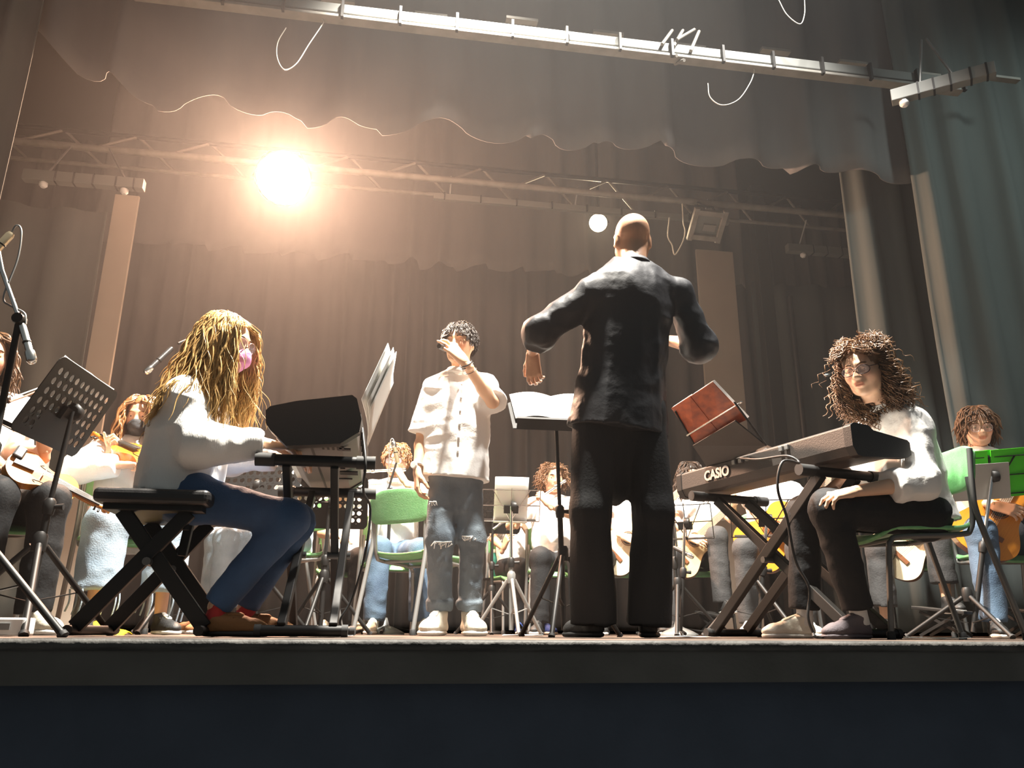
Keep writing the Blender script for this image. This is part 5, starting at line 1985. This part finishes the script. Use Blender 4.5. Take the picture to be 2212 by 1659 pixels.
# ------------------------------------------------------------------ the girl at the left keyboard
s = .93
J = dict(head=P(487, 741, 3.04), neck=P(432, 825, 3.10), look=A(.93, -.40, -.22), shR=P(402, 858, 2.96), shL=P(462, 862, 3.26),
         elR=P(428, 962, 2.91), wrR=P(572, 957, 2.98), elL=P(492, 985, 3.33), wrL=P(596, 985, 3.28), pelvis=P(388, 1048, 3.10),
         hipR=P(405, 1072, 3.02), hipL=P(405, 1072, 3.19), knR=P(625, 1122, 2.98), knL=P(640, 1128, 3.22), anR=P(465, 1322, 2.98), anL=P(528, 1312, 3.22), toeR=A(1, -.12, 0), toeL=A(1, .1, 0))
J['anR'][2] = J['anL'][2] = .10
person('girl with long blonde hair and lilac mask, in loose white blouse, at the left keyboard', J, dict(
    s=s, hs=.97, fine=True, skin=(.68, .42, .27), top='sweater', topname='blouse', bottom='jeans_dark', botname='jeans', puff=.030, chest=.150, waist=.150, hipw=.168, depth=.78, hem=-.045,
    sleeve=1.92, cuff=.95, handR=('keys', A(1, .05, -.15), A(0, -.25, 1)), handL=('keys', A(1, .05, -.1), A(0, .1, 1)), thr=.080, knr=.062, hemr=.046, tpuff=.006, leg=.98,
    shoe='brown_shoe', ss=.95, sock='red_sock', shoestyle='low', solemat='dark_pl', laces='brown_shoe', hairmat='blonde', mask='lilac', glasses='metal_frame', lens=(.026, .022), brow='brown',
    cap=dict(grow=.008, wr=.004),
    locks=[dict(count=1300, length=.42, wave=.006, wl=.13, rad=.0042, seed=21, back=.12, jitter=.05, lift=.006, spread=1.05), dict(count=300, length=.46, wave=.012, wl=.16, rad=.0015, seed=22, back=.05, jitter=.14, lift=.012, spread=1.07, sides=3),
           dict(count=900, length=.42, wave=.007, wl=.13, rad=.0042, seed=23, back=.5, jitter=.07, lift=.010, spread=1.08, drift=(-.24, -.10, 0), rootf=lambda p: p[1] < .0)],
    wr=(((8, 8, 10), .010, True, 2.3), ((26, 26, 18), .003, True, 5.7)), twr=(((9, 9, 10), .004, True, 1.7), ((26, 26, 34), .002, True, 4.1))))

# ------------------------------------------------------------------ the girl at the right keyboard
s = .93
J = dict(head=P(1868, 798, 3.02), neck=P(1922, 885, 3.10), look=A(-.80, -.52, -.26), shL=P(1975, 918, 2.95), shR=P(1885, 925, 3.30),
         elL=P(1988, 1042, 2.90), wrL=P(1842, 1062, 2.86), elR=P(1850, 1020, 3.30), wrR=P(1790, 1060, 3.16), pelvis=P(1985, 1100, 3.08),
         hipL=P(1995, 1112, 2.99), hipR=P(1985, 1110, 3.17), knL=P(1790, 1098, 2.92), knR=P(1738, 1110, 3.22), anL=P(1858, 1335, 2.98), anR=P(1738, 1335, 3.26), toeL=A(-1, -.25, 0), toeR=A(-1, .05, 0))
J['anL'][2] = J['anR'][2] = .09
seatz = .46
person('girl with curly brown hair and dark glasses, in white shirt, at the right keyboard', J, dict(
    s=s, hs=1.0, fine=True, skin=(.68, .43, .29), top='shirt', bottom='black_cloth', puff=.026, chest=.155, waist=.150, hipw=.165, depth=.70, hem=-.07, jaw=1.12,
    sleeve=1.45, cuff=1.15, collar=True, handL=('relax', A(-1, -.05, -.22), A(-.2, -.45, 1)), handR=('keys', A(-1, 0, -.1), A(0, 0, 1)), thr=.090, knr=.066, hemr=.055, tpuff=.008, leg=.93,
    shoe='grey_shoe', shoeR='white_shoe', solematR='sole', sock='grey_sock', solemat='grey_shoe', ss=.95, hairmat='brown_curl', glasses='glass_frame', lens=(.0265, .0185), brow='brown',
    cap=dict(grow=.010, wr=.008),
    locks=[dict(count=1100, length=.26, wave=.010, wl=.055, rad=.0038, seed=31, back=.75, jitter=.16, curl=True, lift=.010, spread=1.06, drift=(.40, .1, 0), openf=.012),
           dict(count=260, length=.23, wave=.014, wl=.05, rad=.0022, seed=32, back=.6, jitter=.35, curl=True, lift=.016, spread=1.10, fall=.25, drift=(.4, .1, 0), openf=.012, sides=3),
           dict(count=240, length=.26, wave=.011, wl=.05, rad=.0038, seed=33, back=.5, jitter=.15, curl=True, lift=.012, spread=1.06, rootf=lambda p: p[0] > .035, openf=.04),
           dict(count=260, length=.085, wave=.011, wl=.04, rad=.0032, seed=34, back=.1, jitter=.35, curl=True, lift=.022, fall=.2, spread=1.14, rootf=lambda p: p[2] > .09 and p[1] > -.05, root=.9)],
    wr=(((9, 9, 11), .007, True, 3.3), ((26, 26, 24), .0025, True, 6.7))))
c_ = P(1985, 1372, 3.08)
chair('green-backed chair under the curly-haired girl at the right keyboard', c_[0] + .0, 3.09, math.radians(86), 'steel_dark', .965)

# ------------------------------------------------------------------ the orchestra
FAIR = (.66, .40, .26)
LONG = lambda n, L, sd, **k: dict(count=int(n * 2.2), length=L, seed=sd, **{**dict(wave=.007, wl=.10, rad=.0065, back=.2, jitter=.12, lift=.012, spread=1.12), **k})


def musician(label, u, Y, rz, s=.92, chairlab=None, seat=.455, tgt=None, pole=None, hands=None, fray=False, **k):
    """Seated player whose pelvis stands at picture column u and depth Y."""
    pose = {q: k.pop(q) for q in ('lean', 'headturn', 'nod', 'knee', 'kz', 'ank', 'side') if q in k}
    x = P(u, 1372, Y)[0]
    J = seated(x, Y, rz, s, seat=seat, **pose)
    R = J['R']
    loc = lambda a: J['pelvis'] + R @ (np.asarray(a, float) * s)
    tg = {e: (v if isinstance(v, np.ndarray) and not k.get('loct') else loc(v)) for e, v in (tgt or {}).items()}
    k.pop('loct', None)
    pl = {e: R @ np.asarray(v, float) for e, v in (pole or {}).items()}
    for e, sg in (('L', -1), ('R', 1)):
        tg.setdefault(e, loc((sg * .12, .28, .06)))
        pl.setdefault(e, R @ A(sg * .6, -.3, -.8))
    arms(J, s, tg, pl)
    o = dict(s=s, hs=.97 * s / .92 * .97, skin=FAIR, sleeve=.62, shoe='white_shoe', hairmat='brown', h=.0115, collar=False, puff=.02, hipw=.155, waist=.140, chest=.148, depth=.74)
    for e, v in (hands or {}).items():
        o['hand' + e] = (v[0], R @ np.asarray(v[1], float), R @ np.asarray(v[2], float))
    o.update(k)
    for i, e in enumerate('LR'):
        if pose.get('kz', (0, 0))[i]:
            o['footz' + e] = pose['kz'][i]
    t_, tb_, _ = person(label, J, o)
    if fray:
        jb = find_part(t_, 'jeans')
        for e in 'LR':
            q = J['kn' + e] + (J['an' + e] - J['kn' + e]) * o['leg'] - tb_
            rgk = np.random.default_rng(5)
            for i in range(7):
                a = i * .9
                w = q + A(.10 * math.cos(a), .10 * math.sin(a), .0)
                MB().tube(smooth_path([w, w + A(.006, -.004, -.05), w + A(-.008, .004, -.09 - .05 * rgk.random())], 4), .004, 5).build('frayed_thread', M['jeans_light'], jb)
    if chairlab:
        cp = A(x, Y, 0) + R @ A(0, .06, 0)
        chair(chairlab, cp[0], cp[1], rz, steel=k.get('steel', 'steel'))
    return J, R, loc


PI = math.pi
# violinist with black mask behind the far-left stand
J, R, loc = musician('girl violinist with ginger-brown hair and black mask, in white sweater and frayed pale jeans', 236, 4.25, math.radians(205), s=.86, seat=.43, chairlab='green chair under the violinist with the black mask',
                     headturn=math.radians(25), nod=.22, tgt={'R': P(266, 1004, 3.98), 'L': P(232, 985, 4.10)}, hands={'R': ('grip', (-.6, .6, .0), (0, .4, .9)), 'L': ('grip', (-.3, .4, .8), (-.9, 0, .2))},
                     pole={'R': (.9, 0, -.4), 'L': (-.6, .1, -.8)}, sleeve=1.85, top='sweater', topname='sweater', puff=.030, bottom='jeans_light', botname='jeans', thr=.098, knr=.092, hemr=.098, tpuff=.012, leg=.72, knee=(.16, .15), shoe='black_shoe', laces='sole',
                     fray=True, hairmat='ginger', mask='black_mask', locks=[LONG(260, .30, 41)], cap=dict(grow=.008), hem=-.05)
hd = J['head']
vb = P(312, 985, 4.02)
violin('brown violin held under the chin of the violinist with the black mask', vb, P(222, 947, 4.12) - vb, A(-.1, -.35, .9), .95)
bow('violin bow in the hand of the violinist with the black mask', P(292, 1000, 3.95), P(345, 1008, 4.25))
# player at the far left edge
J, R, loc = musician('violinist at the far left edge in white T-shirt and black trousers, partly outside the view', -58, 3.75, math.radians(215), chairlab='green chair of the violinist at the far left edge', s=.95,
                     tgt={'L': P(96, 975, 3.5), 'R': P(80, 1086, 3.45)}, pole={'L': (.3, .2, -1), 'R': (.6, -.4, -.6)}, hands={'R': ('point', (-.8, .5, .0), (0, .3, .9)), 'L': ('grip', (.2, .4, .8), (0, 1, .2))},
                     nod=.1, side=.16, sleeve=.55, bottom='black_cloth', shoe='white_shoe', hairmat='brown', locks=[LONG(160, .26, 43)], cap=dict(grow=.008))
violin('orange violin in the lap of the violinist at the far left edge', P(92, 1030, 3.45), A(.5, .3, -.25), A(.2, -.75, .6), .8)
bow('reddish violin bow resting behind the far-left stand', P(20, 868, 3.3), P(110, 832, 3.6))
# players hidden behind the left keyboard
J, R, loc = musician('player in white top and pale jeans behind the left keyboard, knees beside the bench', 612, 5.0, math.radians(115), chairlab='green chair half hidden between bench and left keyboard stand', bottom='jeans_light', botname='jeans', hemr=.07, knr=.075, leg=.85,
                     nod=.3, locks=[LONG(120, .2, 45)], cap=dict(grow=.008), shoe='brown_shoe')
J, R, loc = musician('player in white T-shirt and dark trousers sitting behind the left keyboard stand', 730, 6.3, math.radians(185), chairlab='green chair behind the left keyboard stand', bottom='black_cloth', nod=.3, cap=dict(grow=.010), hairmat='dark_hair',
                     tgt={'R': (.05, .30, .16), 'L': (-.15, .34, .02)}, hands={'L': ('relax', (.3, .9, -.2), (0, .2, 1)), 'R': ('relax', (-.3, .9, -.2), (0, .2, 1))})
# young flautist with glasses
J, R, loc = musician('boy flautist with short fair-brown hair and glasses, in white shirt and blue jeans', 838, 5.6, math.radians(188), chairlab='green chair under the boy flautist', headturn=math.radians(20), nod=.18, s=.95, bottom='jeans_mid', botname='jeans', hemr=.06, glasses='metal_frame', hairmat='ginger', brow='brown',
                     cap=dict(grow=.012, wr=.006), locks=[dict(count=420, length=.06, wave=.004, wl=.05, rad=.005, seed=47, back=-.2, fringe=True, lift=.012, fall=.1, spread=1.1)], sleeve=1.0, collar=True, knee=(.13, .15),
                     tgt={'R': (.34, .24, .44), 'L': (-.02, .30, .46)}, pole={'R': (.8, -.2, -.7), 'L': (-.8, .2, -.7)}, hands={'R': ('keys', (-.3, .4, .8), (.8, .5, 0)), 'L': ('grip', (.5, -.2, .8), (-.6, .7, 0))})
HRm = face_frame(J['look'])
mo = J['head'] + HRm @ A(0, .112, -.066)
flute('silver flute played by the boy with glasses', mo, mo + R @ A(.95, .10, -.12))
# flute girl with curly hair
J, R, loc = musician('girl flautist with curly reddish hair tied back, in white T-shirt and black trousers', 1198, 5.95, math.radians(172), chairlab='green chair under the curly-haired girl flautist', headturn=math.radians(-10), nod=.12, bottom='black_cloth', shoe='black_shoe', hairmat='brown_curl', brow='dark_hair', knee=(.15, .13),
                     cap=dict(grow=.009, wr=.007), locks=[dict(count=320, length=.12, wave=.010, wl=.05, rad=.004, seed=51, back=.5, jitter=.6, curl=True, lift=.02, spread=1.15)], sleeve=.58, side=.0,
                     tgt={'R': (.30, .30, .26), 'L': (.06, .32, .40)}, pole={'R': (.8, .1, -.7), 'L': (-.9, .1, -.6)}, hands={'R': ('keys', (-.2, .5, .8), (.9, .3, 0)), 'L': ('grip', (.6, .2, .7), (-.6, .7, 0))})
HRm = face_frame(J['look'])
mo = J['head'] + HRm @ A(0, .112, -.066)
flute('silver flute slanting down from the curly-haired girl flautist', mo, mo + R @ A(.80, .12, -.56))
# second flautist half hidden
J, R, loc = musician('half-hidden brown-haired flautist in white T-shirt and black trousers behind the wire stand', 1112, 6.75, math.radians(190), s=.88, chairlab='chair of the half-hidden flautist behind the wire stand', headturn=math.radians(-8), nod=.15, bottom='black_cloth', shoe='blue_shoe', hairmat='brown',
                     cap=dict(grow=.009), locks=[LONG(90, .16, 53)], tgt={'R': (.24, .36, .14), 'L': (-.02, .30, .30)}, pole={'R': (.8, .1, -.7), 'L': (-.9, .1, -.6)}, hands={'R': ('keys', (-.2, .5, .8), (.9, .3, 0)), 'L': ('grip', (.6, .2, .7), (-.6, .7, 0))}, sleeve=.6)
HRm = face_frame(J['look'])
mo = J['head'] + HRm @ A(0, .112, -.066)
flute('silver flute slanting down left behind the wire music stand', mo, mo + R @ A(.70, .2, -.66))


def guitarist(label, glab, u, Y, rz, top='guitar_top', gz=.08, neckdir=(-.70, .10, .62), gx=.06, gy=.36, lh=.46, **k):
    s = k.get('s', .92)
    c0 = A(gx, gy, gz)
    nd = nrm(neckdir)
    tg = {'R': c0 + nd * .02 + A(.02, .05, .03), 'L': c0 + nd * lh + A(0, .0, -.03)}
    k.setdefault('knee', (.10, .25))
    k.setdefault('hands', {'R': ('relax', (-.75, .45, -.35), (.2, .9, .4)), 'L': ('grip', (-.1, .35, .9), (-.6, .8, .1))})
    J, R, loc = musician(label, u, Y, rz, loct=True, tgt=tg, pole={'R': (.9, -.1, -.3), 'L': (-.6, .2, -.8)}, **k)
    guitar(glab, loc(c0), R @ nd, R @ A(.05, 1, .18), top, .95)
    return J, R, loc


guitarist('guitarist in white shirt hidden behind the conductor', 'pale guitar seen between the conductor legs', 1352, 5.9, math.radians(176), 'guitar_pale', chairlab='green chair behind the conductor legs', bottom='black_cloth', hairmat='dark_hair', cap=dict(grow=.009), nod=.2, shoe='black_shoe', gx=.08, gz=.10)
guitarist('dark-haired guitarist in white shirt peering over the right keyboard', 'honey-coloured guitar right of the conductor', 1512, 5.7, math.radians(168), 'guitar_top', chairlab='green chair right of the conductor', bottom='charcoal', hairmat='dark_hair', brow='dark_hair', cap=dict(grow=.009), locks=[LONG(130, .26, 57)], nod=.3, headturn=-.1,
          shoe='black_shoe', kz=(.14, 0), gx=.10, gz=.08)
p_ = P(1545, 1372, 5.35)
footstool('black footstool under the raised foot right of the conductor', p_[0], p_[1], .2)
guitarist('guitarist in white shirt hidden behind the right keyboard', 'orange guitar seen through the right keyboard stand', 1690, 4.95, math.radians(160), 'guitar_orange', chairlab='green chair behind the right keyboard stand', bottom='charcoal', hairmat='dark_hair', cap=dict(grow=.009), nod=.3, gx=.06, gz=.08, shoe='white_shoe', s=.88)
guitarist('dark-haired guitarist in grey trousers behind the curly-haired girl', 'pale guitar below the seat of the curly-haired girl chair', 2000, 4.75, math.radians(150), 'guitar_pale', chairlab='chair of the guitarist behind the curly-haired girl', bottom='charcoal', hemr=.065, leg=.78, hairmat='dark_hair', cap=dict(grow=.009), locks=[LONG(90, .18, 61)], nod=.35, shoe='black_shoe', kz=(.13, 0), s=.92, gz=.02)
p_ = P(2052, 1372, 3.95)
footstool('black footstool beneath the white-soled black shoe at the right', p_[0] - .02, p_[1], .5)
guitarist('young guitarist with brown fringe and round glasses at the right edge', 'orange guitar of the young guitarist at the right edge', 2188, 4.15, math.radians(163), 'guitar_orange', chairlab='chair of the young guitarist at the right edge', bottom='jeans_mid', botname='jeans', hemr=.055, hairmat='brown', glasses='metal_frame', lens=(.026, .022),
          cap=dict(grow=.010), locks=[dict(count=420, length=.065, wave=.003, wl=.08, rad=.005, seed=63, back=-.2, fringe=True, lift=.010, fall=.14, spread=1.08), LONG(80, .14, 64, back=.5)], nod=.28, headturn=.15, shoe='black_shoe', laces='sole', kz=(.15, 0), s=.97, seat=.48, gx=.14, gz=.06, neckdir=(-.55, .05, .80), lh=.50, sleeve=.9)
p_ = P(2215, 1372, 3.9)
footstool('black footstool at the right picture edge', p_[0] + .02, p_[1], .3)

# the singer's empty chair
p_ = P(902, 1372, 4.9)
chair('empty green chair just left of the singer', p_[0], 4.9, math.radians(-38))
